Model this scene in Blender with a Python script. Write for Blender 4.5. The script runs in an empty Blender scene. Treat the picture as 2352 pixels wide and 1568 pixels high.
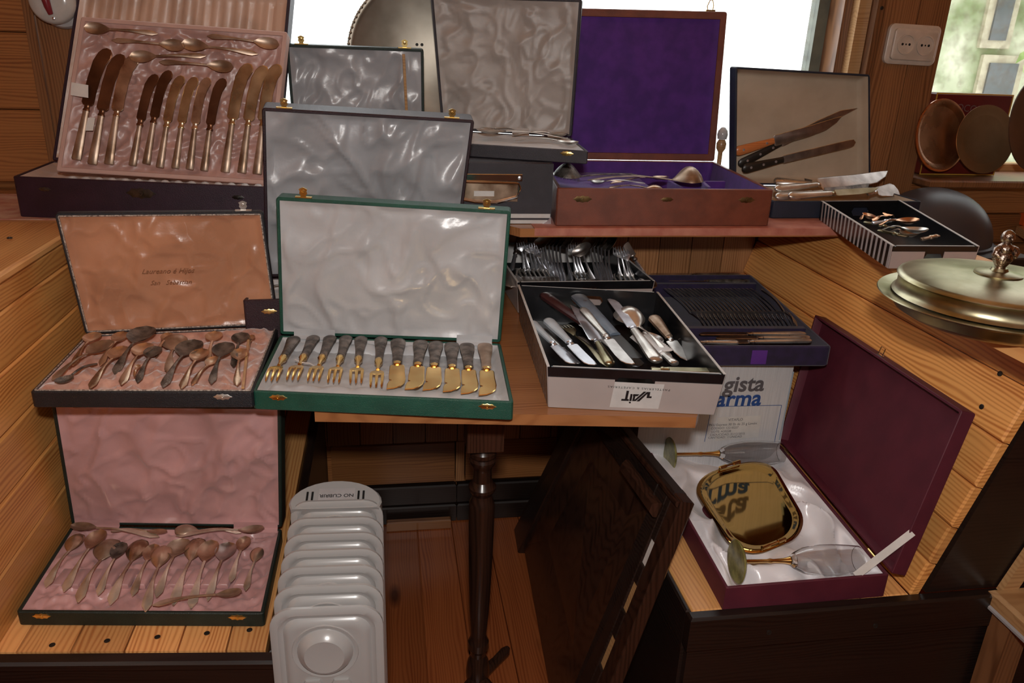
import bpy, math, random
import numpy as np
from mathutils import Vector, noise
D = bpy.data
COL = bpy.context.scene.collection
PI = math.pi
rnd = random.Random(7)

# ------------------------------------------------------------------ camera
f_px = 1800.0
th, roll, yaw = math.radians(21.0), math.radians(2.15), math.radians(9.5)
CAM = np.array([0, 0, 1.3])
fw = np.array([math.sin(yaw)*math.cos(th), math.cos(yaw)*math.cos(th), -math.sin(th)])
r0 = np.array([math.cos(yaw), -math.sin(yaw), 0]); u0 = np.cross(r0, fw)
RX = r0*math.cos(roll)+u0*math.sin(roll)
UX = -r0*math.sin(roll)+u0*math.cos(roll)
cd = D.cameras.new('camera'); cam = D.objects.new('camera', cd); COL.objects.link(cam)
cd.sensor_width = 36; cd.lens = f_px/2352*36; cd.clip_start = 0.01
from mathutils import Matrix
cam.matrix_world = Matrix(((RX[0], UX[0], -fw[0], CAM[0]), (RX[1], UX[1], -fw[1], CAM[1]), (RX[2], UX[2], -fw[2], CAM[2]), (0, 0, 0, 1)))
bpy.context.scene.camera = cam

# ------------------------------------------------------------------ world and light
sc = bpy.context.scene
w = D.worlds.new('sky'); sc.world = w; w.use_nodes = True
bg = w.node_tree.nodes['Background']
bg.inputs[0].default_value = (0.93, 0.97, 1.0, 1); bg.inputs[1].default_value = 3.8
sc.view_settings.view_transform = 'Standard'; sc.view_settings.look = 'None'
sc.view_settings.gamma = 1.0; sc.view_settings.use_curve_mapping = False
sc.view_settings.exposure = 0.0
def area(name, loc, target, size, power, color):
    l = D.lights.new(name, 'AREA'); l.shape = 'RECTANGLE'; l.size, l.size_y = size; l.energy = power; l.color = color
    o = D.objects.new(name, l); COL.objects.link(o); o.location = loc
    o.rotation_euler = (Vector(target)-Vector(loc)).to_track_quat('-Z', 'Y').to_euler(); return o
# the camera's flash gun, just above the lens
area('flash_lamp', (0.0, -0.04, 1.47), (0.22, 1.4, 0.72), (0.07, 0.045), 12.0, (1.0, 0.96, 0.92))
# added unseen fill light, standing in for ambient light behind the photographer
area('fill_light', (0.6, -1.0, 2.3), (0.3, 1.0, 0.6), (1.2, 1.2), 4.5, (1.0, 0.86, 0.7))

# ------------------------------------------------------------------ pixel -> place helpers
def V3(*a): return np.array(a, float)
def ray(x, y): return fw+RX*(x-1176)/f_px-UX*(y-784)/f_px
def pz(x, y, z):
    d = ray(x, y); return CAM+d*(z-CAM[2])/d[2]
def py(x, y, Y):
    d = ray(x, y); return CAM+d*Y/d[1]
def pl(x, y, p, n):
    d = ray(x, y); return CAM+d*(np.dot(p-CAM, n)/np.dot(d, n))
def psph(x, y, c, Dst):
    d = ray(x, y); d = d/np.linalg.norm(d); m = CAM-c
    b = np.dot(m, d); q = b*b-(np.dot(m, m)-Dst*Dst)
    if q < 0: return c+(CAM-b*d-c)/np.linalg.norm(CAM-b*d-c)*Dst
    return CAM+d*(-b+math.sqrt(q))
def un(v): return v/np.linalg.norm(v)

# ------------------------------------------------------------------ object helpers
ROOT = {}
def mk(name, verts, faces, mat, parent=None, smooth=35, loc=None):
    verts = np.asarray(verts, float)
    if parent is not None: base = ROOT[parent]
    elif loc is not None: base = np.array(loc, float)
    else:
        base = np.array([(verts[:, 0].min()+verts[:, 0].max())/2, (verts[:, 1].min()+verts[:, 1].max())/2, verts[:, 2].min()])
    me = D.meshes.new(name); me.from_pydata((verts-base).tolist(), [], faces); me.validate(); me.update()
    if smooth:
        me.shade_smooth(); me.set_sharp_from_angle(angle=math.radians(smooth))
    me.materials.append(mat)
    o = D.objects.new(name, me); COL.objects.link(o)
    if parent is not None: o.parent = parent
    else: o.location = base
    ROOT[o] = base
    return o
def tag(o, label, cat, group=None):
    o['label'] = label; o['category'] = cat
    if group: o['group'] = group
    return o
def thing(name, label, cat, loc, group=None):
    o = D.objects.new(name, None); COL.objects.link(o); o.location = loc; o.empty_display_size = 0.02
    ROOT[o] = np.array(loc, float); return tag(o, label, cat, group)
def struct(o): o['kind'] = 'structure'; return o
def sempty(name, loc=(0, 0, 0)):
    o = D.objects.new(name, None); COL.objects.link(o); o.location = loc; ROOT[o] = np.array(loc, float); return struct(o)

class MB:
    def __init__(s): s.v = []; s.f = []
    def loft(s, loops, closed=True, cap0=True, cap1=True):
        n = len(loops[0]); b = len(s.v)
        for L in loops: s.v.extend([tuple(p) for p in L])
        for i in range(len(loops)-1):
            for j in range(n if closed else n-1):
                k = (j+1) % n
                s.f.append((b+i*n+j, b+i*n+k, b+(i+1)*n+k, b+(i+1)*n+j))
        if closed and cap0: s.f.append(tuple(b+j for j in range(n))[::-1])
        if closed and cap1: s.f.append(tuple(b+(len(loops)-1)*n+j for j in range(n)))
        return s
    def box(s, F, x0, x1, y0, y1, z0, z1, ch=0.0):
        def r(z, i): return [F(x0+i, y0+i, z), F(x1-i, y0+i, z), F(x1-i, y1-i, z), F(x0+i, y1-i, z)]
        if ch: return s.loft([r(z0, ch), r(z0+ch, 0), r(z1-ch, 0), r(z1, ch)])
        return s.loft([r(z0, 0), r(z1, 0)])
    def tube(s, pts, rad, n=8, cap=True):
        pts = [np.array(p, float) for p in pts]; m = len(pts)
        if not hasattr(rad, '__len__'): rad = [rad]*m
        loops = []; ref = None
        for i in range(m):
            t = un(pts[min(i+1, m-1)]-pts[max(i-1, 0)])
            if ref is None:
                ref = np.cross(t, V3(0, 0, 1))
                if np.linalg.norm(ref) < 1e-3: ref = np.cross(t, V3(1, 0, 0))
            a = un(ref-t*np.dot(ref, t)); bb = np.cross(t, a); ref = a
            loops.append([pts[i]+rad[i]*(a*math.cos(2*PI*k/n)+bb*math.sin(2*PI*k/n)) for k in range(n)])
        return s.loft(loops, cap0=cap, cap1=cap)
    def lathe(s, F, prof, n=24, sx=1, sy=1, cap0=True, cap1=True):
        return s.loft([[F(r*sx*math.cos(2*PI*k/n), r*sy*math.sin(2*PI*k/n), z) for k in range(n)] for r, z in prof], cap0=cap0, cap1=cap1)
    def prism(s, F, pts, z0, z1, bev=0.0):
        if bev:
            c = np.mean(np.array(pts), 0)
            q = [(p[0]+(c[0]-p[0])*bev, p[1]+(c[1]-p[1])*bev) for p in pts]
            return s.loft([[F(x, y, z0) for x, y in pts], [F(x, y, z1-(z1-z0)*.3) for x, y in pts], [F(x, y, z1) for x, y in q]])
        return s.loft([[F(x, y, z0) for x, y in pts], [F(x, y, z1) for x, y in pts]])
    def mk(s, name, mat, parent=None, smooth=35, loc=None): return mk(name, s.v, s.f, mat, parent, smooth, loc)

def FR(o, x, y=None, z=None):
    """orthonormal frame -> function of local metres"""
    o = np.array(o, float); x = un(np.array(x, float))
    if z is not None:
        z = np.array(z, float); z = un(z-x*np.dot(z, x)); y = np.cross(z, x)
    else:
        y = np.array(y, float); y = un(y-x*np.dot(y, x)); z = np.cross(x, y)
    F = lambda a, b, c: o+x*a+y*b+z*c
    F.o, F.x, F.y, F.z = o, x, y, z
    return F
W0 = FR((0, 0, 0), (1, 0, 0), (0, 1, 0))
def AT(x, y, z): return FR((x, y, z), (1, 0, 0), (0, 1, 0))

class Quad:
    def __init__(s, a, b, c, d):
        s.a, s.b, s.c, s.d = [np.array(k, float) for k in (a, b, c, d)]
        s.n = un(np.cross(s.c-s.a, s.d-s.b)); s.W = (np.linalg.norm(s.b-s.a)+np.linalg.norm(s.c-s.d))/2; s.H = (np.linalg.norm(s.d-s.a)+np.linalg.norm(s.c-s.b))/2
    def p(s, x, y, w=0):
        u, v = x/s.W, y/s.H
        return s.a*(1-u)*(1-v)+s.b*u*(1-v)+s.c*u*v+s.d*(1-u)*v+s.n*w
    def px(s, x, y, w=0): return pl(x, y, s.a+s.n*w, s.n)
    def rr(s, ins, r, w, seg=3):
        x0, y0, x1, y1 = ins, ins, s.W-ins, s.H-ins; r = max(r-ins*.6, .0008); o = []
        for cx, cy, a0 in ((x1-r, y0+r, -90), (x1-r, y1-r, 0), (x0+r, y1-r, 90), (x0+r, y0+r, 180)):
            for k in range(seg+1):
                a = math.radians(a0+90*k/seg); o.append(s.p(cx+r*math.cos(a), cy+r*math.sin(a), w))
        return o
    def F(s, x, y, w=0):
        """frame lying in the quad at metres x,y"""
        e = .001; return FR(s.p(x, y, w), s.p(x+e, y)-s.p(x, y), s.p(x, y+e)-s.p(x, y))

# ------------------------------------------------------------------ materials
MATS = {}
def newmat(name):
    m = D.materials.new(name); m.use_nodes = True; nt = m.node_tree
    return m, nt, nt.nodes['Principled BSDF'], nt.links.new, nt.nodes.new
def setp(b, **k):
    nm = dict(col='Base Color', rough='Roughness', metal='Metallic', spec='Specular IOR Level', coat='Coat Weight', sheen='Sheen Weight', trans='Transmission Weight', ior='IOR', alpha='Alpha', coatr='Coat Roughness', aniso='Anisotropic', sheenr='Sheen Roughness')
    for a, v in k.items(): b.inputs[nm[a]].default_value = (*v, 1) if a == 'col' else v
def noise_mat(name, c1, c2, scale=60, rough=.5, metal=0, bump=0.0, bscale=None, stretch=(1, 1, 1), detail=4, lo=.35, hi=.65, rr=None, **k):
    if name in MATS: return MATS[name]
    m, nt, b, L, N = newmat(name)
    tc = N('ShaderNodeTexCoord'); mp = N('ShaderNodeMapping'); mp.inputs['Scale'].default_value = stretch
    oi = N('ShaderNodeObjectInfo'); ad = N('ShaderNodeVectorMath'); ad.operation = 'ADD'
    L(tc.outputs['Object'], ad.inputs[0]); L(oi.outputs['Random'], ad.inputs[1]); L(ad.outputs[0], mp.inputs['Vector'])
    n = N('ShaderNodeTexNoise'); n.inputs['Scale'].default_value = scale; n.inputs['Detail'].default_value = detail
    L(mp.outputs[0], n.inputs['Vector'])
    r = N('ShaderNodeValToRGB'); r.color_ramp.elements[0].position = lo; r.color_ramp.elements[1].position = hi
    r.color_ramp.elements[0].color = (*c1, 1); r.color_ramp.elements[1].color = (*c2, 1)
    L(n.outputs[0], r.inputs[0]); L(r.outputs[0], b.inputs['Base Color'])
    setp(b, rough=rough, metal=metal, **k)
    if rr:
        mr = N('ShaderNodeMapRange'); mr.inputs[3].default_value = rr[0]; mr.inputs[4].default_value = rr[1]
        L(n.outputs[0], mr.inputs[0]); L(mr.outputs[0], b.inputs['Roughness'])
    if bump:
        n2 = N('ShaderNodeTexNoise'); n2.inputs['Scale'].default_value = bscale or scale*6; n2.inputs['Detail'].default_value = 3
        L(mp.outputs[0], n2.inputs['Vector'])
        bp = N('ShaderNodeBump'); bp.inputs['Strength'].default_value = bump; bp.inputs['Distance'].default_value = .002
        L(n2.outputs[0], bp.inputs['Height']); L(bp.outputs[0], b.inputs['Normal'])
    MATS[name] = m; return m
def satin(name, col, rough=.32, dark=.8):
    return noise_mat(name, tuple(c*dark for c in col), col, 9, rough, 0, .3, 60, (1, 1, 1), 3, .42, .6, rr=(rough-.1, rough+.12), spec=.9, sheen=.2, aniso=.5)  # two-tone noise paints sheen blotches as well as the fabric's press marks
def pine(name, lite, dark, along, across, knots=True, rough=.33, bands=9.0):
    if name in MATS: return MATS[name]
    m, nt, b, L, N = newmat(name)
    tc = N('ShaderNodeTexCoord'); sp = N('ShaderNodeSeparateXYZ'); L(tc.outputs['Object'], sp.inputs[0])
    oi = N('ShaderNodeObjectInfo'); mu = N('ShaderNodeMath'); mu.operation = 'MULTIPLY'; mu.inputs[1].default_value = 17.0; L(oi.outputs['Random'], mu.inputs[0])
    third = [a for a in 'XYZ' if a not in (along, across)][0]
    a1 = N('ShaderNodeMath'); a1.operation = 'ADD'; L(sp.outputs[along], a1.inputs[0]); L(mu.outputs[0], a1.inputs[1])
    cb = N('ShaderNodeCombineXYZ'); L(a1.outputs[0], cb.inputs[0]); L(sp.outputs[across], cb.inputs[1]); L(sp.outputs[third], cb.inputs[2])
    mp = N('ShaderNodeMapping'); mp.inputs['Scale'].default_value = (1.4, 8, 8); L(cb.outputs[0], mp.inputs['Vector'])
    wv = N('ShaderNodeTexWave'); wv.bands_direction = 'Y'; wv.inputs['Scale'].default_value = bands*.62; wv.inputs['Distortion'].default_value = 16
    wv.inputs['Detail'].default_value = 1.5; wv.inputs['Detail Scale'].default_value = .45; L(mp.outputs[0], wv.inputs['Vector'])
    mp3 = N('ShaderNodeMapping'); mp3.inputs['Scale'].default_value = (1.0, 16, 16); L(cb.outputs[0], mp3.inputs['Vector'])
    n = N('ShaderNodeTexNoise'); n.inputs['Scale'].default_value = 2.2; n.inputs['Detail'].default_value = 7; L(mp3.outputs[0], n.inputs['Vector'])
    mx = N('ShaderNodeMix'); mx.data_type = 'FLOAT'; mx.inputs[0].default_value = .68; L(wv.outputs['Fac'], mx.inputs[2]); L(n.outputs[0], mx.inputs[3])
    r = N('ShaderNodeValToRGB'); e = r.color_ramp.elements; e[0].position = .22; e[0].color = (*dark, 1); e[1].position = .72; e[1].color = (*lite, 1)
    x = e.new(.5); x.color = tuple(.15*d+.85*l for d, l in zip(dark, lite))+(1,)
    L(mx.outputs[0], r.inputs[0]); cur = r.outputs[0]
    # board to board tint
    hs = N('ShaderNodeHueSaturation'); mr = N('ShaderNodeMapRange'); mr.inputs[3].default_value = .72; mr.inputs[4].default_value = 1.15; L(oi.outputs['Random'], mr.inputs[0]); L(mr.outputs[0], hs.inputs['Value']); L(cur, hs.inputs['Color']); cur = hs.outputs[0]
    if knots:
        mp2 = N('ShaderNodeMapping'); mp2.inputs['Scale'].default_value = (2.2, 6, 3); L(cb.outputs[0], mp2.inputs['Vector'])
        vo = N('ShaderNodeTexVoronoi'); vo.inputs['Scale'].default_value = 1.0; L(mp2.outputs[0], vo.inputs['Vector'])
        kr = N('ShaderNodeMapRange'); kr.inputs[1].default_value = .05; kr.inputs[2].default_value = .12; kr.inputs[3].default_value = 1; kr.inputs[4].default_value = 0; kr.clamp = True; L(vo.outputs['Distance'], kr.inputs[0])
        km = N('ShaderNodeMix'); km.data_type = 'RGBA'; L(kr.outputs[0], km.inputs[0]); L(cur, km.inputs[6]); km.inputs[7].default_value = tuple(d*.32 for d in dark)+(1,); cur = km.outputs[2]
    L(cur, b.inputs['Base Color']); setp(b, rough=rough, spec=.45, coat=.15, coatr=.25)
    bp = N('ShaderNodeBump'); bp.inputs['Strength'].default_value = .12; bp.inputs['Distance'].default_value = .001; L(n.outputs[0], bp.inputs['Height']); L(bp.outputs[0], b.inputs['Normal'])
    MATS[name] = m; return m
def plain(name, col, rough=.5, metal=0, **k):
    return noise_mat(name, tuple(c*.88 for c in col), col, 40, rough, metal, **k)

PL, PD = (.92, .44, .13), (.55, .18, .04)
M_pineY = pine('pine_along_y_up', PL, PD, 'Y', 'Z')
M_pineYX = pine('pine_along_y_flat', (.92, .47, .17), (.58, .21, .06), 'Y', 'X')
M_pineZ = pine('pine_upright', (.42, .20, .085), (.22, .085, .03), 'Z', 'X')
M_pineX = pine('pine_along_x', (.33, .135, .045), (.18, .06, .02), 'X', 'Z')
M_post = pine('post_wood', (.27, .12, .05), (.13, .05, .02), 'Z', 'X', knots=False)
M_table = pine('table_wood', (.48, .20, .075), (.30, .11, .04), 'X', 'Y', knots=False, rough=.22)
M_floor = pine('floor_wood', (.36, .10, .03), (.22, .05, .015), 'Y', 'X', rough=.25)
M_darkwood = pine('dark_stained_wood', (.022, .012, .009), (.010, .005, .004), 'X', 'Z', knots=False, rough=.38)
M_darkwoodY = pine('dark_stained_wood_y', (.022, .012, .009), (.009, .005, .004), 'Y', 'Z', knots=False, rough=.38)
M_leg = pine('dark_turned_wood', (.05, .02, .012), (.018, .008, .005), 'Z', 'X', knots=False, rough=.25)
M_edge = pine('end_grain', (.5, .28, .13), (.3, .14, .06), 'Z', 'Y', knots=False)
M_pink = satin('pink_satin', (.62, .34, .33))
M_rose = satin('dusty_rose_ruched', (.52, .295, .255), .42)
M_salmon = noise_mat('salmon_velvet', (.45, .20, .14), (.66, .36, .27), 45, .6, sheen=.6, bump=.3)
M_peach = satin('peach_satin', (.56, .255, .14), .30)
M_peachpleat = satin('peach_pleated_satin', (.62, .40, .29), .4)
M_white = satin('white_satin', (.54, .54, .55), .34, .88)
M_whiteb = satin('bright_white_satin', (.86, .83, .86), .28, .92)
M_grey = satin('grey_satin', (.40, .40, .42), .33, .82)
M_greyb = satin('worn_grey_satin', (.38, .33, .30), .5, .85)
M_purple = noise_mat('purple_lining', (.055, .012, .16), (.085, .018, .22), 30, .75, sheen=.12, bump=.15, bscale=900)
M_purplev = noise_mat('dark_purple_velvet', (.012, .006, .030), (.022, .010, .052), 60, .8, sheen=.2)
M_cream = noise_mat('cream_paper_lining', (.42, .33, .24), (.50, .40, .30), 12, .8, bump=.1, bscale=400)
def leather(name, col, rough=.42): return noise_mat(name, tuple(c*.7 for c in col), col, 25, rough, 0, .5, 900, spec=.5)
M_green = leather('green_leatherette', (.012, .085, .055))
M_dkgreen = leather('dark_green_leatherette', (.012, .026, .020))
M_black = leather('black_leatherette', (.014, .014, .018))
M_maroon = leather('dark_maroon_leatherette', (.030, .010, .016))
M_plum = leather('plum_leatherette', (.032, .011, .024))
M_slate = leather('slate_leatherette', (.034, .028, .036))
M_navy = leather('navy_paper_cover', (.012, .016, .036), .55)
M_redbox = leather('red_brown_leather', (.21, .055, .028), .38)
M_gift = noise_mat('burgundy_card', (.085, .010, .022), (.11, .014, .028), 20, .6, bump=.15, bscale=900)
M_gold = noise_mat('gilt_metal', (.85, .50, .16), (.95, .66, .26), 20, .22, 1, rr=(.12, .3))
M_brass = noise_mat('brass_fitting', (.75, .52, .17), (.92, .70, .30), 60, .28, 1)
M_silver = noise_mat('silver_plate', (.52, .47, .42), (.80, .77, .72), 22, .22, .85, rr=(.18, .42))
M_steel = noise_mat('bright_steel', (.60, .61, .66), (.82, .83, .88), 25, .2, .92, rr=(.2, .4))
M_tarn = noise_mat('tarnished_silver', (.26, .17, .11), (.58, .44, .34), 26, .3, .75, rr=(.3, .5))
M_tarnw = noise_mat('warm_tarnished_silver', (.34, .20, .12), (.78, .58, .42), 22, .25, .88, rr=(.18, .40))
M_kdark = noise_mat('dark_reflecting_blade', (.12, .05, .025), (.26, .12, .06), 14, .3, .8, rr=(.25, .4))
M_kbrass = noise_mat('yellowish_blade', (.42, .27, .14), (.80, .62, .38), 16, .3, .9, rr=(.2, .38))
M_oxid = noise_mat('blackened_silver', (.07, .055, .045), (.26, .22, .19), 60, .38, .6, bump=.5, bscale=500)
M_chrome = noise_mat('chrome', (.7, .68, .66), (.9, .88, .86), 10, .12, 1)
M_copper = noise_mat('tarnished_copper', (.42, .20, .10), (.72, .40, .24), 14, .25, 1, rr=(.18, .4))
M_bronze = noise_mat('dull_bronze', (.34, .22, .12), (.50, .34, .20), 8, .45, 1)
M_brassold = noise_mat('yellowed_silver_dish', (.26, .22, .11), (.58, .53, .37), 13, .2, 1, rr=(.22, .46))
M_pearl = plain('pearl_handle', (.50, .55, .60), .3)
M_blade = noise_mat('worn_blade', (.38, .34, .32), (.62, .58, .55), 30, .32, 1)
M_radi = noise_mat('grey_white_enamel', (.36, .35, .345), (.39, .38, .37), 5, .24, 0, spec=.6, coat=.4)
M_radd = plain('grey_plastic', (.42, .40, .40), .4)
M_slot = plain('black_slot', (.008, .008, .008), .6)
M_cartk = noise_mat('black_card', (.006, .006, .007), (.010, .010, .012), 30, .2, 0, spec=.6)
M_cartg = noise_mat('taupe_card', (.40, .34, .32), (.43, .37, .35), 12, .45)
M_cartl = plain('pale_grey_card', (.62, .60, .58), .45)
M_cartw = noise_mat('white_corrugated_card', (.50, .49, .50), (.60, .59, .60), 20, .6, stretch=(30, 30, .4), bump=.2)
M_kraft = noise_mat('brown_card', (.28, .15, .08), (.34, .19, .10), 20, .7)
M_paper = plain('white_paper', (.72, .68, .64), .7)
M_ink = plain('black_ink', (.012, .010, .012), .5)
M_inkg = plain('grey_ink', (.11, .10, .11), .5)
M_inkb = plain('blue_ink', (.02, .07, .26), .5)
M_inkf = plain('faded_gilt_print', (.26, .11, .05), .5)
M_socket = plain('cream_plastic', (.60, .50, .42), .35)
M_redpaper = noise_mat('salmon_paper', (.42, .13, .09), (.55, .22, .15), 30, .6)
M_marble = noise_mat('marbled_pink_paper', (.55, .22, .17), (.68, .45, .33), 40, .5)
M_orange = plain('orange_plastic', (.60, .09, .015), .35)
M_woodh = pine('orange_wood_handle', (.50, .17, .05), (.36, .10, .03), 'X', 'Z', knots=False)
M_hblack = plain('black_handle', (.02, .015, .012), .35)
M_hbrown = plain('red_brown_handle', (.07, .025, .025), .3)
M_tan = pine('tan_wood_handle', (.55, .32, .14), (.4, .2, .08), 'X', 'Z', knots=False)
M_chromew = noise_mat('chrome_painted_white', (.80, .80, .80), (.9, .9, .9), 20, .3, .3)  # white reflection of the chrome put into the base colour
M_screw = plain('dark_screw', (.02, .015, .012), .35)
M_stone = noise_mat('onyx_foot', (.13, .12, .03), (.30, .27, .09), 60, .2, 0, spec=.7)
M_tin = noise_mat('dark_red_tin', (.10, .008, .008), (.13, .010, .010), 10, .35)
M_tinedge = plain('gold_tin_edge', (.55, .30, .05), .35)
M_rope = noise_mat('twisted_cord', (.12, .08, .07), (.60, .50, .42), 300, .6)
M_whitewall = plain('white_appliance', (.42, .40, .40), .4)
M_sconce = plain('white_porcelain', (.55, .53, .50), .2)
M_redp = plain('dark_red_paint', (.22, .02, .03), .3)
def glassmat(name, col, rough=.0, dirt=False):
    m, nt, b, L, N = newmat(name); setp(b, col=col, rough=rough, trans=1.0, ior=1.45)
    if dirt:
        out = nt.nodes['Material Output']; tr = N('ShaderNodeBsdfTransparent'); tr.inputs[0].default_value = (.97, .98, .97, 1)
        gl = N('ShaderNodeBsdfGlossy'); gl.inputs['Roughness'].default_value = .03
        df = N('ShaderNodeBsdfDiffuse'); df.inputs[0].default_value = (.6, .6, .5, 1)
        m1 = N('ShaderNodeMixShader'); m1.inputs[0].default_value = .06; m2 = N('ShaderNodeMixShader')
        n = N('ShaderNodeTexNoise'); n.inputs['Scale'].default_value = 40; n.inputs['Detail'].default_value = 6
        mr = N('ShaderNodeMapRange'); mr.inputs[1].default_value = .45; mr.inputs[2].default_value = .8; mr.inputs[3].default_value = .03; mr.inputs[4].default_value = .35
        tc = N('ShaderNodeTexCoord'); L(tc.outputs['Object'], n.inputs['Vector']); L(n.outputs[0], mr.inputs[0]); L(mr.outputs[0], m2.inputs[0])
        L(tr.outputs[0], m1.inputs[1]); L(gl.outputs[0], m1.inputs[2]); L(m1.outputs[0], m2.inputs[1]); L(df.outputs[0], m2.inputs[2]); L(m2.outputs[0], out.inputs[0])
    return m
M_glass = glassmat('clear_glass', (1, 1, 1))
M_pane = glassmat('window_pane', (1, 1, 1), dirt=True)
def domemat():
    m, nt, b, L, N = newmat('smoky_plastic'); out = nt.nodes['Material Output']
    setp(b, col=(.07, .06, .065), rough=.38, spec=.6)
    tr = N('ShaderNodeBsdfTransparent'); tr.inputs[0].default_value = (.45, .4, .38, 1)
    mx = N('ShaderNodeMixShader'); mx.inputs[0].default_value = .68
    L(tr.outputs[0], mx.inputs[1]); L(b.outputs[0], mx.inputs[2]); L(mx.outputs[0], out.inputs[0]); return m
M_dome = domemat()

# ------------------------------------------------------------------ STRUCTURE
def board(root, name, mat, F, x0, x1, y0, y1, z0, z1, ch=.003):
    return MB().box(F, x0, x1, y0, y1, z0, z1, ch).mk(name, mat, root)
def slab(name, mat, x0, x1, y0, y1, z0, z1):
    return struct(MB().box(W0, x0, x1, y0, y1, z0, z1).mk(name, mat, smooth=0))
def screw(root, p, n, r=.0045):
    F = FR(p, np.cross(n, V3(.3, .5, .8)), z=n)
    MB().lathe(F, [(r, -.001), (r, .0006), (r*.8, .001), (r*.75, .0002), (.0001, .0002)], 12).mk('screw', M_screw, root)
# floor
fl = slab('floor', M_floor, -1.7, 3.6, -2.6, 2.1, -.06, -.012)
x = -.62
while x < 1.5:
    wd = .098; board(fl, 'floor_board', M_floor, W0, x, x+wd-.0015, -.4, 1.945, -.012, 0, .0015); x += wd
# outer shell of the room
slab('wall_left', M_pineY, -1.75, -1.7, -2.6, 2.1, -.06, 2.4)
slab('wall_right', M_pineY, 3.6, 3.65, -2.6, 2.1, -.06, 2.4)
slab('wall_front', M_pineX, -1.75, 3.65, -2.65, -2.6, -.06, 2.4)
slab('ceiling', M_pineY, -1.75, 3.65, -2.65, 2.15, 2.4, 2.45)
# back wall: core pieces around the two windows
wb = sempty('wall_back')
B = lambda n, m, *a, ch=.003: board(wb, n, m, W0, *a, ch)
B('wall_core', M_pineX, -1.7, 3.6, 1.965, 2.1, -.05, .92)
B('wall_core', M_pineX, -1.7, -.73, 1.965, 2.1, .94, 2.4)
B('wall_core', M_pineX, -.73, 3.6, 1.965, 2.1, 2.05, 2.4)
B('wall_core', M_pineX, 2.62, 3.6, 1.965, 2.1, .94, 2.05)
B('wall_core', M_pineX, 1.39, 2.62, 1.965, 2.1, .94, .985)
for i in range(9):      # horizontal boards left of the left post
    z0 = .96+i*.16; B('wall_board', M_pineX, -1.7, -.742, 1.945, 1.965, z0, z0+.158)
for i in range(19):     # upright boards under the shelf
    x0 = -.70+i*.088; B('wall_board', M_pineZ, x0, x0+.086, 1.928, 1.965, .255, .92)
for i in range(8):      # horizontal boards of the wall to the right
    z0 = .30+i*.085; B('wall_board', M_pineX, 1.40, 3.55, 1.945, 1.965, z0, z0+.083)
B('wall_board', M_pineX, -.165, .172, 1.932, 1.965, .125, .252)
B('wall_board', M_pineZ, .176, .20, 1.93, 1.965, .125, .255)
B('wall_board', M_pineX, .204, .9, 1.935, 1.965, .125, .252)
# skirting boards, dark
bb = sempty('baseboard_back')
for x0, x1 in ((-.175, .178), (.180, .9)):
    board(bb, 'skirting_board', M_darkwood, W0, x0, x1, 1.92, 1.95, 0, .056, .004)
    board(bb, 'skirting_board', M_darkwood, W0, x0, x1, 1.925, 1.95, .058, .118, .004)
MB().box(W0, -.02, .16, 1.885, 1.905, 0, .03, .003).mk('floor_batten', M_pineX, bb)
# posts and casings
p_ = sempty('trim_1'); board(p_, 'post', M_post, W0, -.728, -.64, 1.93, 2.1, .94, 2.4, .006); board(p_, 'cover_strip', M_post, W0, -.748, -.728, 1.925, 1.97, .94, 2.4, .005)
p2 = sempty('trim_2')
board(p2, 'post_board', M_post, W0, 1.215, 1.312, 1.93, 2.1, .2, 2.4, .004); board(p2, 'post_board', M_post, W0, 1.314, 1.396, 1.93, 2.1, .2, 2.4, .004)
board(p2, 'casing_strip', M_post, W0, 1.192, 1.214, 1.915, 2.0, .94, 2.1, .003)
board(p2, 'casing_strip', M_tan, W0, 1.158, 1.19, 1.94, 2.03, .94, 2.1, .003)
board(p2, 'casing_strip', M_post, W0, 1.136, 1.157, 1.97, 2.06, .94, 2.1, .003)
screw(p2, V3(1.203, 1.914, 1.405), V3(0, -1, 0))
# windows
def window(n, x0, x1, z0, z1, m):
    wn = sempty('window_%d' % n)
    t = .03
    board(wn, 'frame', m, W0, x0, x0+t, 2.04, 2.08, z0, z1); board(wn, 'frame', m, W0, x1-t, x1, 2.04, 2.08, z0, z1)
    board(wn, 'frame', m, W0, x0+t, x1-t, 2.04, 2.08, z0, z0+t); board(wn, 'frame', m, W0, x0+t, x1-t, 2.04, 2.08, z1-t, z1)
    MB().box(W0, x0+t, x1-t, 2.056, 2.060, z0+t, z1-t).mk('pane', M_pane, wn, 0)
M_frame = noise_mat('grey_green_frame', (.10, .11, .09), (.16, .17, .13), 20, .5)
window(1, -.64, 1.136, .955, 2.05, M_frame)
window(2, 1.396, 2.62, .99, 2.05, M_tan)
struct(MB().box(W0, 1.398, 3.5, 1.86, 2.04, .978, .998, .004).mk('trim_3', M_post))
# shelf in front of the window
sh = [( -1.25, 1.64), (-.40, 1.63), (-.32, 1.66), (.20, 1.66), (.27, 1.563), (1.2, 1.563), (1.2, 2.04), (-1.25, 2.04)]
o = MB().prism(W0, sh, .922, .94).mk('window_shelf', M_table); tag(o, 'long wooden shelf running under the window behind the table', 'shelf')
# papers on the shelf edge
o = MB().loft([[V3(.30, y, z), V3(1.18, y, z), V3(1.18, y, z+.0008), V3(.30, y, z+.0008)] for y, z in ((1.75, .9402), (1.564, .9402), (1.5625, .939), (1.5620, .925))]).mk('shelf_paper', M_redpaper, smooth=20)
tag(o, 'salmon red paper lining the shelf edge under the red-brown case', 'shelf paper')
o = MB().prism(W0, [(-1.1, 1.642), (-.60, 1.635), (-.60, 1.9), (-1.1, 1.9)], .9402, .9412).mk('marbled_paper', M_marble); tag(o, 'pink marbled paper sheet on the left end of the shelf', 'paper')

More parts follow.
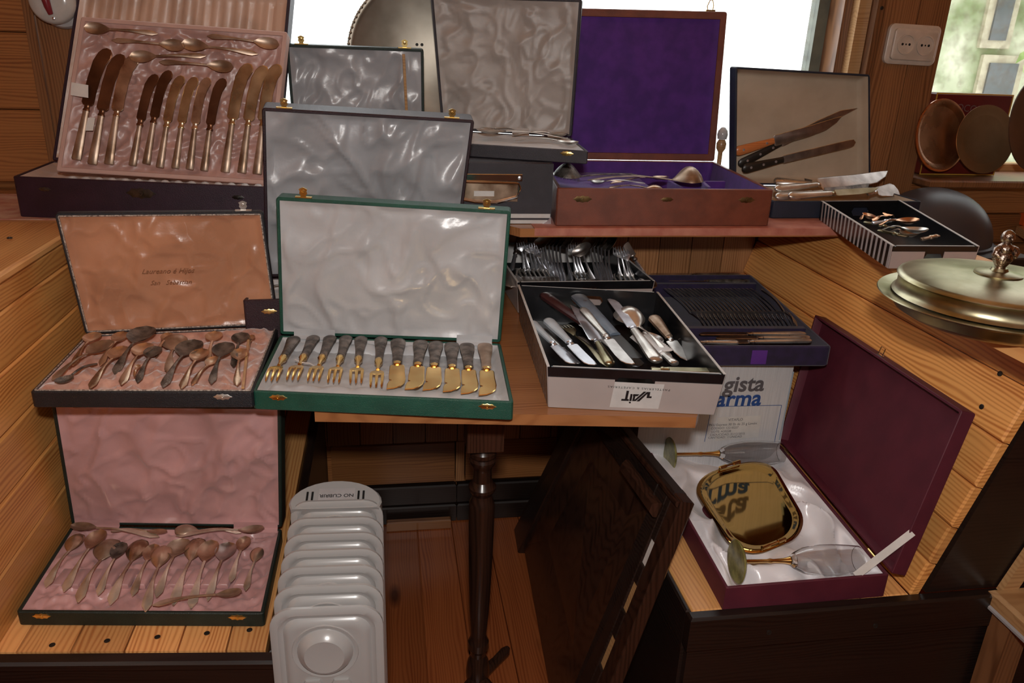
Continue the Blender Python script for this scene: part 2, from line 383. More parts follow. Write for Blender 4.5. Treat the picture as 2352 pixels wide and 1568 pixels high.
# ------------------------------------------------------------------ left bench
bl = sempty('trim_4')   # built-in bench, left
yf = lambda x: 1.029-(x+.592)*.105
e = [-.70, -.562, -.484, -.406, -.328, -.256, -.196]
for a, b_ in zip(e, e[1:]):
    MB().prism(W0, [(a+.0015, yf(a)), (b_-.0015, yf(b_)), (b_-.0015, 1.928), (a+.0015, 1.928)], .40, .42, .0).mk('seat_plank', M_pineYX, bl, 20)
BLF = FR((-.192, .987, 0), (.9945, -.1045, 0), (.1045, .9945, 0)); MB().box(BLF, -.75, .012, -.018, -.001, .0, .412, .004).mk('front_board', M_darkwood, bl)
MB().box(BLF, -.75, .014, -.026, -.001, .404, .421, .004).mk('front_rail', M_darkwood, bl)
MB().box(W0, -.195, -.176, .987, 1.93, .0, .416, .004).mk('side_board', M_darkwoodY, bl)
zz = [.42, .512, .610, .702, .793, .880, .922]
for a, b_ in zip(zz, zz[1:]):
    board(bl, 'back_plank', M_pineY, FR((-.592, .45, 0), (0, 1, 0), (0, 0, 1)), 0, 1.475, a+.001, b_-.001, -.02, 0, .0035)
MB().box(W0, -.82, -.586, .45, 1.624, .922, .9395, .005).mk('cap_board', M_pineYX, bl)
for xx in (-.516, -.438, -.365, -.292, -.228): screw(bl, V3(xx, 1.035, .4203), V3(0, 0, 1))
screw(bl, py(8, 1402, 1.055)*V3(0, 1, 1)+V3(-.5915, 0, 0), V3(1, 0, 0)); screw(bl, pz(22, 546, .95), V3(0, 0, 1))

# ------------------------------------------------------------------ right bench
br = sempty('trim_5')
e = [.472, .545, .62, .695, .77, .86]
for a, b_ in zip(e, e[1:]):
    board(br, 'seat_plank', M_pineYX, W0, a+.001, b_-.001, .965, 1.928, .43, .45, .003)
MB().box(W0, .462, 1.6, .942, .9645, .385, .453, .004).mk('front_rail', M_darkwood, br)
MB().box(W0, .468, 1.6, .952, .9645, .0, .384, .003).mk('front_board', M_darkwood, br)
MB().box(W0, .462, .4715, .9655, 1.93, .0, .452, .003).mk('side_board', M_darkwoodY, br)
for a, zc in ((.60, .415), (.79, .41), (1.02, .42), (.60, .25)): screw(br, V3(a, .9415 if zc > .39 else .9515, zc), V3(0, -1, 0))
s_ = .32; LP = FR((.855, 0, .45), (0, 1, 0), (s_, 0, 1)); k_ = math.sqrt(1+s_*s_)
zz = [.45, .515, .584, .658, .736, .8, .826, .93]
zz = [.45, .515, .584, .658, .737, .825, .922]
for a, b_ in zip(zz, zz[1:]):
    board(br, 'back_plank', M_pineY, LP, .962, 1.928, (a-.45)*k_+.001, (b_-.45)*k_-.001, 0, .02, .0035)
MB().prism(W0, [(.99, 1.56), (.925, 1.27), (.855, 1.13), (.835, 1.08), (.835, .80), (1.14, .80), (1.14, 1.56)], .922, .940).mk('cap_board', M_pineYX, br, 20)
MB().prism(FR((0, .975, 0), (1, 0, 0), (0, 0, 1)), [(.884, .455), (1.032, .93), (1.6, .93), (1.6, .455)], 0, .015).mk('end_board', M_darkwood, br)
MB().prism(FR((0, .957, 0), (1, 0, 0), (0, 0, 1)), [(1.015, .455), (1.045, .455), (1.115, .66), (1.088, .66)], 0, .012).mk('end_strip', M_tan, br)
for x_, y_ in ((2255, 934), (2297, 858), (1732, 563)):
    p = pl(x_, y_, V3(.855, 0, .45), V3(1, 0, -s_)); screw(br, p+V3(-.0005, 0, .0002), V3(-1, 0, s_))
# lower cabinet and table of the next booth
o = MB().box(W0, 1.215, 1.525, 1.60, 1.925, 0, .86, .004).mk('low_cabinet', M_darkwood); tag(o, 'dark stained low cabinet under the smoky dome at the far right', 'cabinet')
a, b_ = pz(2256, 474, .862), pz(2352, 528, .862)
dv = un(b_-a); q0 = a; tt = (1.935-a[1])/dv[1]; q1 = a+dv*1.0
t2 = thing('side_table', 'light wooden table corner carrying an orange box at the right edge', 'table', (q0[0]+.3, q0[1]-.3, 0))
MB().prism(W0, [(q0[0]+tt*dv[0], 1.935), (q1[0], q1[1]), (q1[0]+1.0, q1[1]), (q0[0]+1.0, 1.935)][::1], .84, .862).mk('tabletop', M_tan, t2)
MB().box(W0, 1.62, 1.67, .98, 1.03, 0, .84, .004).mk('leg', M_tan, t2)
MB().box(W0, 2.3, 2.35, 1.6, 1.65, 0, .84, .004).mk('leg', M_tan, t2)
o = MB().box(W0, 1.535, 1.60, 1.64, 1.90, 0, .83, .01).mk('appliance', M_whitewall); tag(o, 'pale grey appliance side under the table corner at the right edge', 'appliance')
c = pz(2352, 518, .862); t2b = MB().box(AT(c[0], c[1], .862), -.012, .10, -.01, .10, 0, .035, .003).box(AT(c[0], c[1], .862), -.001, .09, .0, .09, .0352, .055, .003).mk('orange_box', M_orange); tag(t2b, 'orange lidded box on the table corner at the right edge', 'box')

# ------------------------------------------------------------------ outside: building seen through the right window
M_ext = noise_mat('mossy_render', (.16, .20, .09), (.46, .47, .34), 3.5, .9, bump=.5, bscale=40)
M_leaf = noise_mat('green_foliage', (.14, .24, .05), (.40, .48, .22), 6, .9, bump=.6, bscale=30)  # mottled yellow-green leaf colour
M_extw = plain('pale_window_frame', (.40, .36, .25), .6); M_extg = plain('grey_pane', (.08, .09, .09), .3)
ex = thing('outbuilding', 'mossy outbuilding with grey panes seen through the right-hand window', 'building', (5.2, 5.0, -1))
MB().box(W0, 3.2, 6.2, 5.0, 5.3, -1, 3.0).mk('wall', M_ext, ex)
MB().box(W0, 3.1, 6.3, 4.9, 5.4, 3.0, 3.15).mk('roof', M_extg, ex)
for x0, y0, x1, y1 in ((2262, -60, 2336, 92), (2228, 146, 2330, 300)):
    a = py(x0, y1, 5.0); c = py(x1, y0, 5.0)
    fo = MB().box(W0, a[0]-.05, c[0]+.05, 4.97, 5.0, a[2]-.05, c[2]+.05, .005).mk('window_frame', M_extw, ex)
    MB().box(W0, a[0], c[0], 4.955, 4.975, a[2], c[2]).mk('window_pane', M_extg, fo)
# a creeper hedge right of it
hd = MB(); 
for i in range(900):
    cx, cz, cy = 4.05+rnd.random()*3.0, -.6+rnd.random()*3.4, 4.55+rnd.random()*.35
    a = rnd.random()*6.28; s = .05+rnd.random()*.05
    F = FR((cx, cy, cz), (math.cos(a), rnd.uniform(-.5, .5), math.sin(a)), z=(rnd.uniform(-.6, .6), -1, rnd.uniform(-.2, .8)))
    hd.loft([[F(0, 0, 0), F(s, s*.4, .01), F(2*s, 0, 0), F(s, -s*.4, .01)]], cap0=False)
o = hd.mk('hedge', M_leaf, smooth=0); tag(o, 'bright green leafy hedge outside at the edge of the right-hand window', 'hedge'); o['kind'] = 'stuff'

# ------------------------------------------------------------------ builders: cases
def nz(x, y, s, k=0): return noise.noise(Vector((x*s+k*7.3, y*s-k*3.1, k*1.7)))
def d_satin(A=.004, k=0, s=9):
    def f(x, y):
        a = nz(x, y, s, k); b_ = nz(x+a*.05, y-a*.04, s*2.3, k+1); c = 1-abs(nz(x+.03*b_, y*.6, s*1.6, k+2))*3.2; d = 1-abs(nz(x+a*.06, y+b_*.03, s*2.6, k+5))*4
        return A*(.6*a+.45*b_+.45*max(c, 0)**2+.28*max(d, 0)**2)
    return f
def d_ruche(A=.006, k=0, s=42):
    def f(x, y):
        a = nz(x, y, s*.5, k)*.03; c = 1-abs(nz(x+a, y+a, s, k))*2.4; e = 1-abs(nz(x-a, y+a, s*1.9, k+4))*2.4
        return A*(.8*max(c, 0)+.5*max(e, 0)+.6*nz(x, y, s*.3, k))
    return f
def d_flat(A=.0008, k=0): return lambda x, y: A*nz(x, y, 8, k)
def d_pleat(A=.004, n=60, k=0): return lambda x, y: A*abs(math.sin(x*n*PI/.5+1.5*nz(x, y*.3, 12, k)))+A*.6*nz(x, y*.15, 40, k)
def cloth(name, Q, ins, w, ew, ewid, disp, nx, ny, mat, parent):
    vs = []; fs = []
    for j in range(ny+1):
        for i in range(nx+1):
            x = ins+(Q.W-2*ins)*i/nx; y = ins+(Q.H-2*ins)*j/ny
            d = min(x-ins, Q.W-ins-x, y-ins, Q.H-ins-y)/ewid; t = min(max(d, 0), 1); t = t*t*(3-2*t)
            vs.append(Q.p(x, y, ew*(1-t)+(w+disp(x, y))*t))
    for j in range(ny):
        for i in range(nx):
            a = j*(nx+1)+i; fs.append((a, a+1, a+nx+2, a+nx+1))
    return mk(name, vs, fs, mat, parent, smooth=80)
def shell(name, Q, h, t, floor, mat, parent, r=.006, ch=.0015):
    m = MB()
    m.loft([Q.rr(ch, r, -h), Q.rr(0, r, -h+ch), Q.rr(0, r, -ch), Q.rr(ch, r, 0), Q.rr(t-ch*.5, r*.6, 0), Q.rr(t, r*.6, -ch), Q.rr(t, r*.6, -(h-floor))])
    return m.mk(name, mat, parent, 30)
CLASP = [(-.005, 0), (.005, 0), (.0042, .004), (.0068, .0075), (.0055, .011), (.0072, .0145), (.0035, .0165), (0, .0178), (-.0035, .0165), (-.0072, .0145), (-.0055, .011), (-.0068, .0075), (-.0042, .004)]
ESC = [(-.016, 0), (-.0115, -.0022), (-.009, -.0048), (-.004, -.0042), (0, -.0058), (.004, -.0042), (.009, -.0048), (.0115, -.0022), (.016, 0), (.0115, .0022), (.009, .0048), (.004, .0042), (0, .0058), (-.004, .0042), (-.009, .0048), (-.0115, .0022)]
def clasp(F, mat, parent, s=1.0):
    m = MB(); m.prism(F, [(x*s, y*s) for x, y in CLASP], -.0016, .0)
    m.box(F, -.014*s, .014*s, -.0012, .0016*s, -.006, .002, .0005)
    m.lathe(FR(F(0, .011*s, .0), F.x, z=F.z), [(.0035*s, 0), (.0028*s, .0012), (.0016*s, .0014), (.0012*s, .0003), (.0001, .0003)], 12)
    return m.mk('clasp', mat, parent)
def plate(F, mat, parent, s=1.0, name='latch_plate'):
    m = MB().prism(F, [(x*s, y*s) for x, y in ESC], 0, .0012, .12)
    m.lathe(FR(F(0, 0, .0012), F.x, z=F.z), [(.0026*s, 0), (.0024*s, .001), (.001*s, .0012), (.0008*s, .0002), (.0001, .0002)], 10)
    return m.mk(name, mat, parent)
def cord(Q, ins, w, parent, r=.0013, name='cord_trim'):
    return MB().tube(Q.rr(ins, .005, w)+[Q.rr(ins, .005, w)[0]], r, 6).mk(name, M_rope, parent)
def case(name, label, cat, rim, h, sh_m, lin_m, depth=None, disp=None, lid=None, lidlin=None, lid_disp=None, clasps=(), plates=(), cmat=None, t=.006, ew=None, ewid=.012, ld=.020, straps=(), corded=False, lidcut=.004, n=(64, 44), group=None, cs=1.0, near=False, lt=None):
    Q = Quad(*rim); root = thing(name, label, cat, Q.p(Q.W/2, Q.H/2, -h), group)
    depth = depth or h*.65
    tr = shell('tray', Q, h, t, .003, sh_m, root)
    if lin_m: cloth('lining', Q, t+.0002, -depth, -.002 if ew is None else ew, ewid, disp or d_ruche(), n[0], n[1], lin_m, tr)
    for u, s in plates: plate(FR(Q.p(u*Q.W, 0, -h*.28), Q.b-Q.a, y=Q.n), cmat or M_brass, tr, s)
    if corded: cord(Q, t*.9, .0006, tr)
    L = None
    if lid:
        (tlx, tly), (trx, try_), DD, lh = lid
        HL, HR = Q.d+Q.n*.0008, Q.c+Q.n*.0008
        hx = un(HR-HL); bk = un(np.cross(Q.n, hx)); a_ = math.radians(DD); ldir = bk*math.cos(a_)+Q.n*math.sin(a_); ln = np.cross(hx, ldir)
        TL, TR = pl(tlx, tly, HL, ln), pl(trx, try_, HR, ln)
        L = Quad(HL, HR, TR, TL)
        ang = math.degrees(math.atan2(np.dot(un(TL-HL), Q.n), np.dot(un(TL-HL), un(Q.d-Q.a))))
        print('CASE', name, 'W %.3f H %.3f' % (Q.W, Q.H), 'lid W %.3f top %.3f' % (L.W, np.linalg.norm(TR-TL)), 'ang %.0f' % ang)
        lt = lt or t
        lo = shell('lid', L, ld, lt, .003, sh_m, root)
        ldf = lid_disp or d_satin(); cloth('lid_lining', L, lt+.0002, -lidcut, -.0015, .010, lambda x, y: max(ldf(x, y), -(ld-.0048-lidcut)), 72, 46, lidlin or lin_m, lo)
        if corded: cord(L, t*.9, .0006, lo)
        for u in clasps: clasp(FR(L.p(u*L.W, L.H, -.004), L.c-L.d, y=un(L.d-L.a)), cmat or M_brass, lo, cs)
        for u0, u1 in straps:
            a = [Q.p(u0*Q.W, Q.H-.012, -.002), Q.p(u1*Q.W, Q.H-.012, -.002)]
            b_ = [L.p(u0*L.W, .001, .0015), L.p(u1*L.W, .001, .0015)]; c_ = [L.p(u0*L.W, .014, .0012), L.p(u1*L.W, .014, .0012)]
            MB().loft([a, b_, c_], closed=False).mk('hinge_strap', lidlin or lin_m, lo)
    else: print('CASE', name, 'W %.3f H %.3f' % (Q.W, Q.H))
    case.lid = lo if lid else None
    return root, Q, L, tr

# ------------------------------------------------------------------ builders: cutlery
def sec(F, x, yc, hw, zc, th, dish, n=5):
    o = []
    for k in range(n+1):
        s = -1+2*k/n; o.append(F(x, yc+hw*s, zc-dish*(1-s*s)+th*.5*math.sqrt(max(1-s*s*.85, 0))))
    for k in range(n, -1, -1):
        s = -1+2*k/n; o.append(F(x, yc+hw*s, zc-dish*(1-s*s)-th*.5*math.sqrt(max(1-s*s*.85, 0))))
    return o
def smooth(t): return t*t*(3-2*t)
def handle_loops(F, x0, x1, hw0, hw1, z0, z1, th0=.0022, th1=.003, arch=.003, n=9, style='fiddle'):
    L = []
    for i in range(n+1):
        t = i/n; e = math.sqrt(max(1-(1-min(t*n*.55, 1))**2, .02))
        if style == 'fiddle': hw = hw1+(hw0-hw1)*(1-smooth(min(t/.75, 1)))
        elif style == 'pointed': hw = (hw1+(hw0-hw1)*(1-smooth(min(t/.8, 1))))*(.55+.45*smooth(min(t/.2, 1)))
        elif style == 'waist': hw = hw1+(hw0-hw1)*(abs(1-t/.55) if t < .55 else 0)**.8
        else: hw = hw0+(hw1-hw0)*t
        L.append(sec(F, x0+(x1-x0)*t, 0, hw*e, z0+(z1-z0)*smooth(t)+arch*math.sin(PI*t), th0+(th1-th0)*t, 0))
    return L
def spoon(name, label, cat, A, B, n, mat, bl=.33, bw=None, group=None, down=False, style='fiddle', hw=None, lift=0.0, mat2=None):
    A, B = np.array(A), np.array(B); L = np.linalg.norm(B-A); n = un(np.array(n))
    F = FR(A+n*(lift+.002), B-A, z=n); bl *= L; bw = bw or bl*.62; hw = hw or bw*.24
    dep = min(bw*.22, .010) if bw < .06 else bw*.34; sgn = -1 if down else 1
    r = thing(name, label, cat, A+n*lift, group)
    zr = dep if not down else .001
    m = MB().loft(handle_loops(F, 0, L-bl*.98, hw, .0021, .001, zr, arch=.004 if not down else min(-.001+dep, .009), style=style)).mk('handle', mat2 or mat, r, 40)
    lp = []
    N = 11
    for i in range(N+1):
        t = i/N; sh = math.sin(PI*min(t*.5/.56, 1)) if t < .56 else math.sqrt(max(1-((t-.56)/.44)**2, 0)); sh = max(sh**.85, .11 if t < .5 else .04)
        lp.append(sec(F, L-bl+bl*t, 0, bw/2*sh, zr+(0 if not down else dep*sh*.0), .0013, sgn*dep*sh**1.2*math.sin(PI*min(max(t, .04), .97))**.3, 8))
    MB().loft(lp).mk('bowl', mat, r, 60)
    return r
def fork(name, label, cat, A, B, n, mat, tines=3, hw=.006, headw=.011, headl=.28, group=None, lift=0.0, hmat=None, style='fiddle', thick=.003, side=0.0, ball=False, tinel=.58):
    A, B = np.array(A), np.array(B); L = np.linalg.norm(B-A); n = un(np.array(n))
    if side:
        x = un(B-A); y = np.cross(n, x); n2 = n*math.cos(side)+y*math.sin(side)
    else: n2 = n
    F = FR(A+n*(lift+.003), B-A, z=n2)
    r = thing(name, label, cat, A+n*lift, group); hl = L*headl; xs = L-hl; tl = hl*tinel
    if hmat and hmat is not mat:
        xh = L*.48
        MB().loft([sec(F, xh*t, 0, hw*k, .003, thick*3*k2, 0, 6) for t, k, k2 in ((0, .35, .4), (.03, .75, .8), (.10, 1.0, 1), (.22, .98, 1), (.45, .78, .9), (.7, .62, .85), (.92, .55, .8), (1, .6, .8))]).mk('handle', hmat, r, 45)
        m = MB(); m.loft([sec(F, xh+(xs-xh)*t, 0, a, .003, a*2, 0, 6) for t, a in ((0, .0035), (.12, .0062), (.35, .0066), (.5, .0040), (.75, .0030), (1, .0028))]).mk('bolster', mat, r, 45)
    else: MB().loft(handle_loops(F, 0, xs, hw, .0022, .001, .003, style=style, arch=.005)).mk('handle', mat, r, 40)
    m = MB(); z = lambda t: .003+.006*math.sin(t*PI)*1.0-.003*t
    m.loft([sec(F, xs+(hl-tl)*t, 0, a, z(t*(1-tinel)), .0016, .001*t) for t, a in ((0, .0025), (.3, headw*.5), (.6, headw*.9), (1, headw))])
    tw = 2*headw/(tines*2-1)
    for k in range(tines):
        yc = -headw+tw/2+k*tw*2
        m.loft([sec(F, xs+hl-tl+tl*t, yc*(1-.08*t), tw/2*a, z((1-tinel)+tinel*t), .0015*a+.0003, 0, 2) for t, a in ((-.02, 1.), (.4, .95), (.85, .75), (1, .25))])
    m.mk('tines', mat, r, 40)
    return r
BLADES = {
 'bow': [(0, -.36), (.04, -.5), (.45, -.42), (.75, -.26), (.90, .02), (.97, .30), (1.0, .62), (.985, .95), (.93, 1.12), (.86, 1.12), (.72, .80), (.5, .60), (.2, .5), (.04, .5), (0, .36)],
 'notch': [(0, -.42), (.05, -.5), (.45, -.52), (.62, -.5), (.66, -.32), (.70, -.52), (.80, -.60), (1, -.62), (.97, -.1), (.9, .25), (.78, .5), (.6, .58), (.3, .52), (.05, .5), (0, .42)],
 'table': [(0, -.4), (.03, -.5), (.6, -.55), (.85, -.5), (.95, -.25), (1, .2), (.98, .45), (.9, .5), (.4, .48), (.03, .5), (0, .4)],
 'carve': [(0, -.45), (.02, -.55), (.5, -.55), (.75, -.4), (.92, .05), (1, .5), (.9, .52), (.5, .46), (.02, .5), (0, .4)],
 'straight': [(0, -.5), (.9, -.5), (.97, -.4), (1, 0), (.97, .42), (.9, .5), (0, .5)],
 'saw': [(0, -.5)]+[(.04+.9*i/24, -.5 if i % 2 else -.62) for i in range(25)]+[(.97, -.2), (1, .3), (.9, .5), (0, .5)],
 'point': [(0, -.4), (.03, -.5), (.5, -.5), (.8, -.3), (1, .45), (.7, .5), (.03, .5), (0, .4)],
 'paddle': [(0, -.3), (.1, -.42), (.45, -.5), (.8, -.62), (.95, -.45), (1, 0), (.95, .45), (.8, .62), (.45, .5), (.1, .42), (0, .3)],
}
def knife(name, label, cat, A, B, n, bmat, hmat, blade='table', split=.45, bw=.018, hw=.0085, ht=.009, group=None, lift=0.0, hstyle='round', flip=False, tmat=None, tilt=0.0, rivets=0, bth=.0016):
    A, B = np.array(A), np.array(B); L = np.linalg.norm(B-A); n = un(np.array(n)); x = un(B-A)
    n2 = n*math.cos(tilt)+np.cross(n, x)*math.sin(tilt)
    F = FR(A+n*(lift+ht*.5), B-A, z=n2); r = thing(name, label, cat, A+n*lift, group); xs = L*split
    if hstyle == 'round': P = ((0, .3, .4), (.03, .8, .8), (.10, 1.0, 1), (.35, .92, 1), (.8, .68, .85), (.97, .6, .8), (1, .62, .8))
    elif hstyle == 'square': P = ((0, .85, .8), (.02, 1.0, 1), (.25, .92, 1), (.7, .74, .9), (.94, .62, .85), (1, .66, .85))
    elif hstyle == 'carved': P = ((0, .45, .4), (.04, .85, .8), (.14, 1.0, 1), (.3, .95, .9), (.55, .72, .95), (.8, .6, .85), (1, .62, .8))
    else: P = ((0, .6, .8), (.06, 1.15, 1), (.2, 1.0, 1), (.5, .8, 1), (.75, .95, 1), (1, .85, .9))
    MB().loft([sec(F, xs*t, 0, hw*k, 0, ht*k2, 0, 6) for t, k, k2 in P]).mk('handle', hmat, r, 42)
    if not rivets: MB().loft([sec(F, xs+t, 0, a, 0, a*1.3, 0, 6) for t, a in ((-.001, .0048), (.001, .0062), (.003, .0064), (.005, .005), (.010, .0050), (.012, .0058), (.014, .0035))]).mk('bolster', tmat or bmat, r, 42)
    else:
        for k in range(rivets): MB().lathe(FR(F(xs*(.2+.6*k/(max(rivets-1, 1))), 0, ht*.5*.93), F.x, z=F.z), [(.0032, -.001), (.0032, .0004), (.0001, .0008)], 10).mk('rivet', M_steel, r)
    x0 = xs+(.012 if not rivets else 0); BLn = L-x0; s = -1 if flip else 1
    pts = [(x0+a*BLn, s*b_*bw) for a, b_ in BLADES[blade]]
    if s < 0: pts = pts[::-1]
    cx = sum(p[0] for p in pts)/len(pts); cy = sum(p[1] for p in pts)/len(pts)
    q = [(px_+(cx-px_)*.03, py_+(cy-py_)*.10) for px_, py_ in pts]
    MB().loft([[F(a, b_, -bth/2) for a, b_ in q], [F(a, b_, 0) for a, b_ in pts], [F(a, b_, bth/2) for a, b_ in q]]).mk('blade', bmat, r, 20)
    return r
def text(s, F, size, mat, parent, name='lettering', shear=0.0, bold=0.0, sx=1.0, sp=1.0, align='CENTER', lift=.0004):
    c = D.curves.new('t', 'FONT'); c.body = s; c.size = size; c.align_x = align; c.align_y = 'CENTER'; c.shear = shear; c.offset = bold; c.space_character = sp; c.resolution_u = 3
    o = D.objects.new('t', c); COL.objects.link(o); dg = bpy.context.evaluated_depsgraph_get(); dg.update()
    me = D.meshes.new_from_object(o.evaluated_get(dg)); vs = [F(v.co.x*sx, v.co.y, lift) for v in me.vertices]; fs = [tuple(p.vertices) for p in me.polygons]
    D.objects.remove(o); D.curves.remove(c); D.meshes.remove(me)
    return mk(name, vs, fs, mat, parent, smooth=0)
ORD = ['leftmost', 'second from the left', 'third from the left', 'fourth from the left', 'fifth from the left', 'sixth from the left', 'seventh from the left', 'eighth from the left', 'ninth from the left', 'tenth from the left', 'eleventh from the left', 'twelfth from the left', 'thirteenth from the left', 'fourteenth from the left', 'fifteenth from the left', 'sixteenth from the left', 'seventeenth from the left', 'eighteenth from the left', 'nineteenth from the left', 'twentieth from the left', 'second from the right', 'rightmost']

# ------------------------------------------------------------------ TABLE
def K(ox, oy, s): return lambda x, y: (ox+x/s, oy+y/s)
TZ = .75
tb = thing('pedestal_table', 'wooden pedestal table with reddish top and dark turned leg in the alcove', 'table', (.17, 1.3, 0))
fl_, fr_ = pz(722, 943, TZ), pz(1600, 958, TZ)
MB().loft([[V3(*p[:2], z) for p in (fl_, fr_, fr_+V3(.012, .02, 0), V3(.505, 1.90, 0), V3(-.06, 1.90, 0), fl_+V3(0, .06, 0))] for z in (.731, .75)]).mk('tabletop', M_table, tb, 30)
MB().box(W0, -.500, fl_[0]+.02, 1.215, 1.90, .728, .7495, .003).mk('table_leaf', M_table, tb)
def zy(y): return py(1105, y, 1.3)[2]
LG = AT(.17, 1.3, 0)
MB().box(LG, -.034, .034, -.034, .034, zy(1022), .7305, .003).mk('leg_block', M_leg, tb)
prof = []
for y, hp in ((1568, 22), (1552, 26), (1535, 27), (1515, 24), (1502, 17), (1492, 18), (1484, 24), (1470, 24), (1463, 20), (1452, 18), (1400, 23), (1300, 27), (1200, 29.5), (1165, 30), (1152, 29), (1143, 24), (1134, 22), (1129, 26), (1122, 31), (1115, 32), (1109, 27), (1102, 22), (1078, 20.5), (1070, 23), (1062, 29), (1054, 31), (1049, 26), (1043, 31), (1035, 31.5), (1029, 27), (1024, 22)):
    z = max(zy(y), .03); p = V3(.17, 1.3, z); prof.append((hp/1800*np.dot(p-CAM, fw), z))
MB().lathe(LG, prof, 28).mk('turned_column', M_leg, tb, 22)
ft = pz(1160, 1500, .014)
for k, e in enumerate((ft, V3(.02, 1.12, .02), V3(.30, 1.08, .02))):
    s0 = V3(.17, 1.3, .022); MB().tube([s0, s0*.7+e*.3, s0*.35+e*.65, e*1.0+V3(0, 0, .004), e+un(e-s0)*.012+V3(0, 0, .010)], [.016, .013, .011, .012, .005], 10).mk('foot', M_leg, tb)

# ------------------------------------------------------------------ RADIATOR
rd = thing('oil_radiator', 'grey-white oil-filled radiator with seven ribbed fins under the table', 'radiator', (-.09, .98, .02))
def fin(yc):
    F = FR((-.0905, yc, 0), (1, -.05, 0), (0, 0, 1)); w2, z0, z1 = .0735, .09, .60
    def rl(ins, w, r=.030):
        o = []; x0, y0, x1, y1 = -w2+ins, z0+ins, w2-ins, z1-ins; r = max(r-ins*.5, .004)
        for cx, cy, a0 in ((x1-r, y0+r, -90), (x1-r, y1-r, 0), (x0+r, y1-r, 90), (x0+r, y0+r, 180)):
            for k in range(7):
                a = math.radians(a0+15*k); o.append(F(cx+r*math.cos(a), cy+r*math.sin(a), w))
        return o
    m = MB(); m.loft([rl(.003, -.006), rl(0, -.003), rl(0, .001), rl(.0035, .003), rl(.010, .003), rl(.0125, .0005), rl(.0165, -.0005), rl(.020, .004), rl(.026, .006), rl(.030, .0055)])
    C_ = FR(F(-.003, .533, .0055), F.x, F.y)
    m.lathe(C_, [(.045, -.002), (.043, .0016), (.040, .001), (.037, -.0005), (.034, .006), (.026, .012), (.024, .0118), (.0001, .0112)], 32)
    for s in (-1, 1):
        m.loft([[F(s*.019+dx*q-.003, zz, .0055+h) for dx, zz in ((-.013, .12), (.013, .12), (.013, .478), (.009, .486), (-.009, .486), (-.013, .478))] for q, h in ((1.15, -.002), (1.0, .003), (.75, .004))])
    m.box(FR(F(0, 0, 0), F.x, F.y), -.05, .05, .12, .56, -.024, -.004, .008)
    return m.mk('fin', M_radi, rd, 40)
for y0 in (1395, 1345, 1301, 1263, 1226, 1190, 1151): fin(pz(745, y0, .6)[1])
yb = pz(745, 1151, .6)[1]
HF = FR((-.092, yb+.018, 0), (1, -.05, 0), (0, 0, 1))
def hl(w, s=1.0, zt=.572):
    o = [HF(-.070*s, .09, w)]+[HF(-.070*s*math.cos(math.radians(a)), zt-.07+(.07)*math.sin(math.radians(a))**.6 if a not in (0, 180) else zt-.07, w) for a in range(0, 181, 12)]+[HF(.070*s, .09, w)]
    return o
MB().loft([hl(-.05, .92, .565), hl(-.045, 1, .572), hl(.010, 1, .572), hl(.014, .97, .568)]).mk('control_housing', M_radi, rd, 40)
# housing top: sloping shoulder with slots and the sticker
HT = FR(HF(0, .597, .000), HF.x, y=(0, 1, .35))
tp = MB(); tp.loft([[HT(.074*s*math.cos(math.radians(a)), -.012+.046*s2*max(math.sin(math.radians(a)), 0)-(.012 if a > 180 else 0), z) for a in list(range(0, 181, 12))+[200, 340]] for s, s2, z in ((1, 1, -.03), (1, 1, -.003), (.96, .95, .0))]).mk('housing_top', M_radi, rd, 40)
for xx in (-.046, -.038, .036, .044): MB().box(HT, xx-.0017, xx+.0017, -.008, .010, .0002, .0010).mk('slot', M_slot, rd)
st = MB().box(HT, -.028, .030, -.010, .016, .0001, .0006).mk('sticker', M_radd, rd)
text('NO CUBRIR', FR(HT(.001, .001, .0007), -HT.x, -HT.y), .0090, M_ink, st, sx=1.15, bold=.0001)

# ------------------------------------------------------------------ DARK PANEL leaning on the right bench
a = V3(.285, .985, 0); b_ = pz(1180, 1215, 0); tn = pz(1566, 1152, .62); tf = pz(1345, 885, .62)
DP = Quad(b_, a, tn, tf)   # x runs far -> near, y up, normal to the left
dp = thing('cabinet_door', 'dark framed cabinet door leaning against the right bench with peeling veneer', 'door', (.3, 1.4, 0))
def dq(name, x0, x1, y0, y1, w0, w1, mat, ch=.003, par=None):
    def r(i, w): return [DP.p(x0+i, y0+i, w), DP.p(x1-i, y0+i, w), DP.p(x1-i, y1-i, w), DP.p(x0+i, y1-i, w)]
    return MB().loft([r(ch, w0), r(0, w0+ch), r(0, w1-ch), r(ch, w1)]).mk(name, mat, par or dp, 30)
W_, H_ = DP.W, DP.H; sw = .085
dq('inner_panel', sw-.01, W_-sw-.02, .03, H_-.06, -.022, -.010, M_leg)
dq('stile', 0, sw, 0, H_, -.024, 0, M_darkwood)
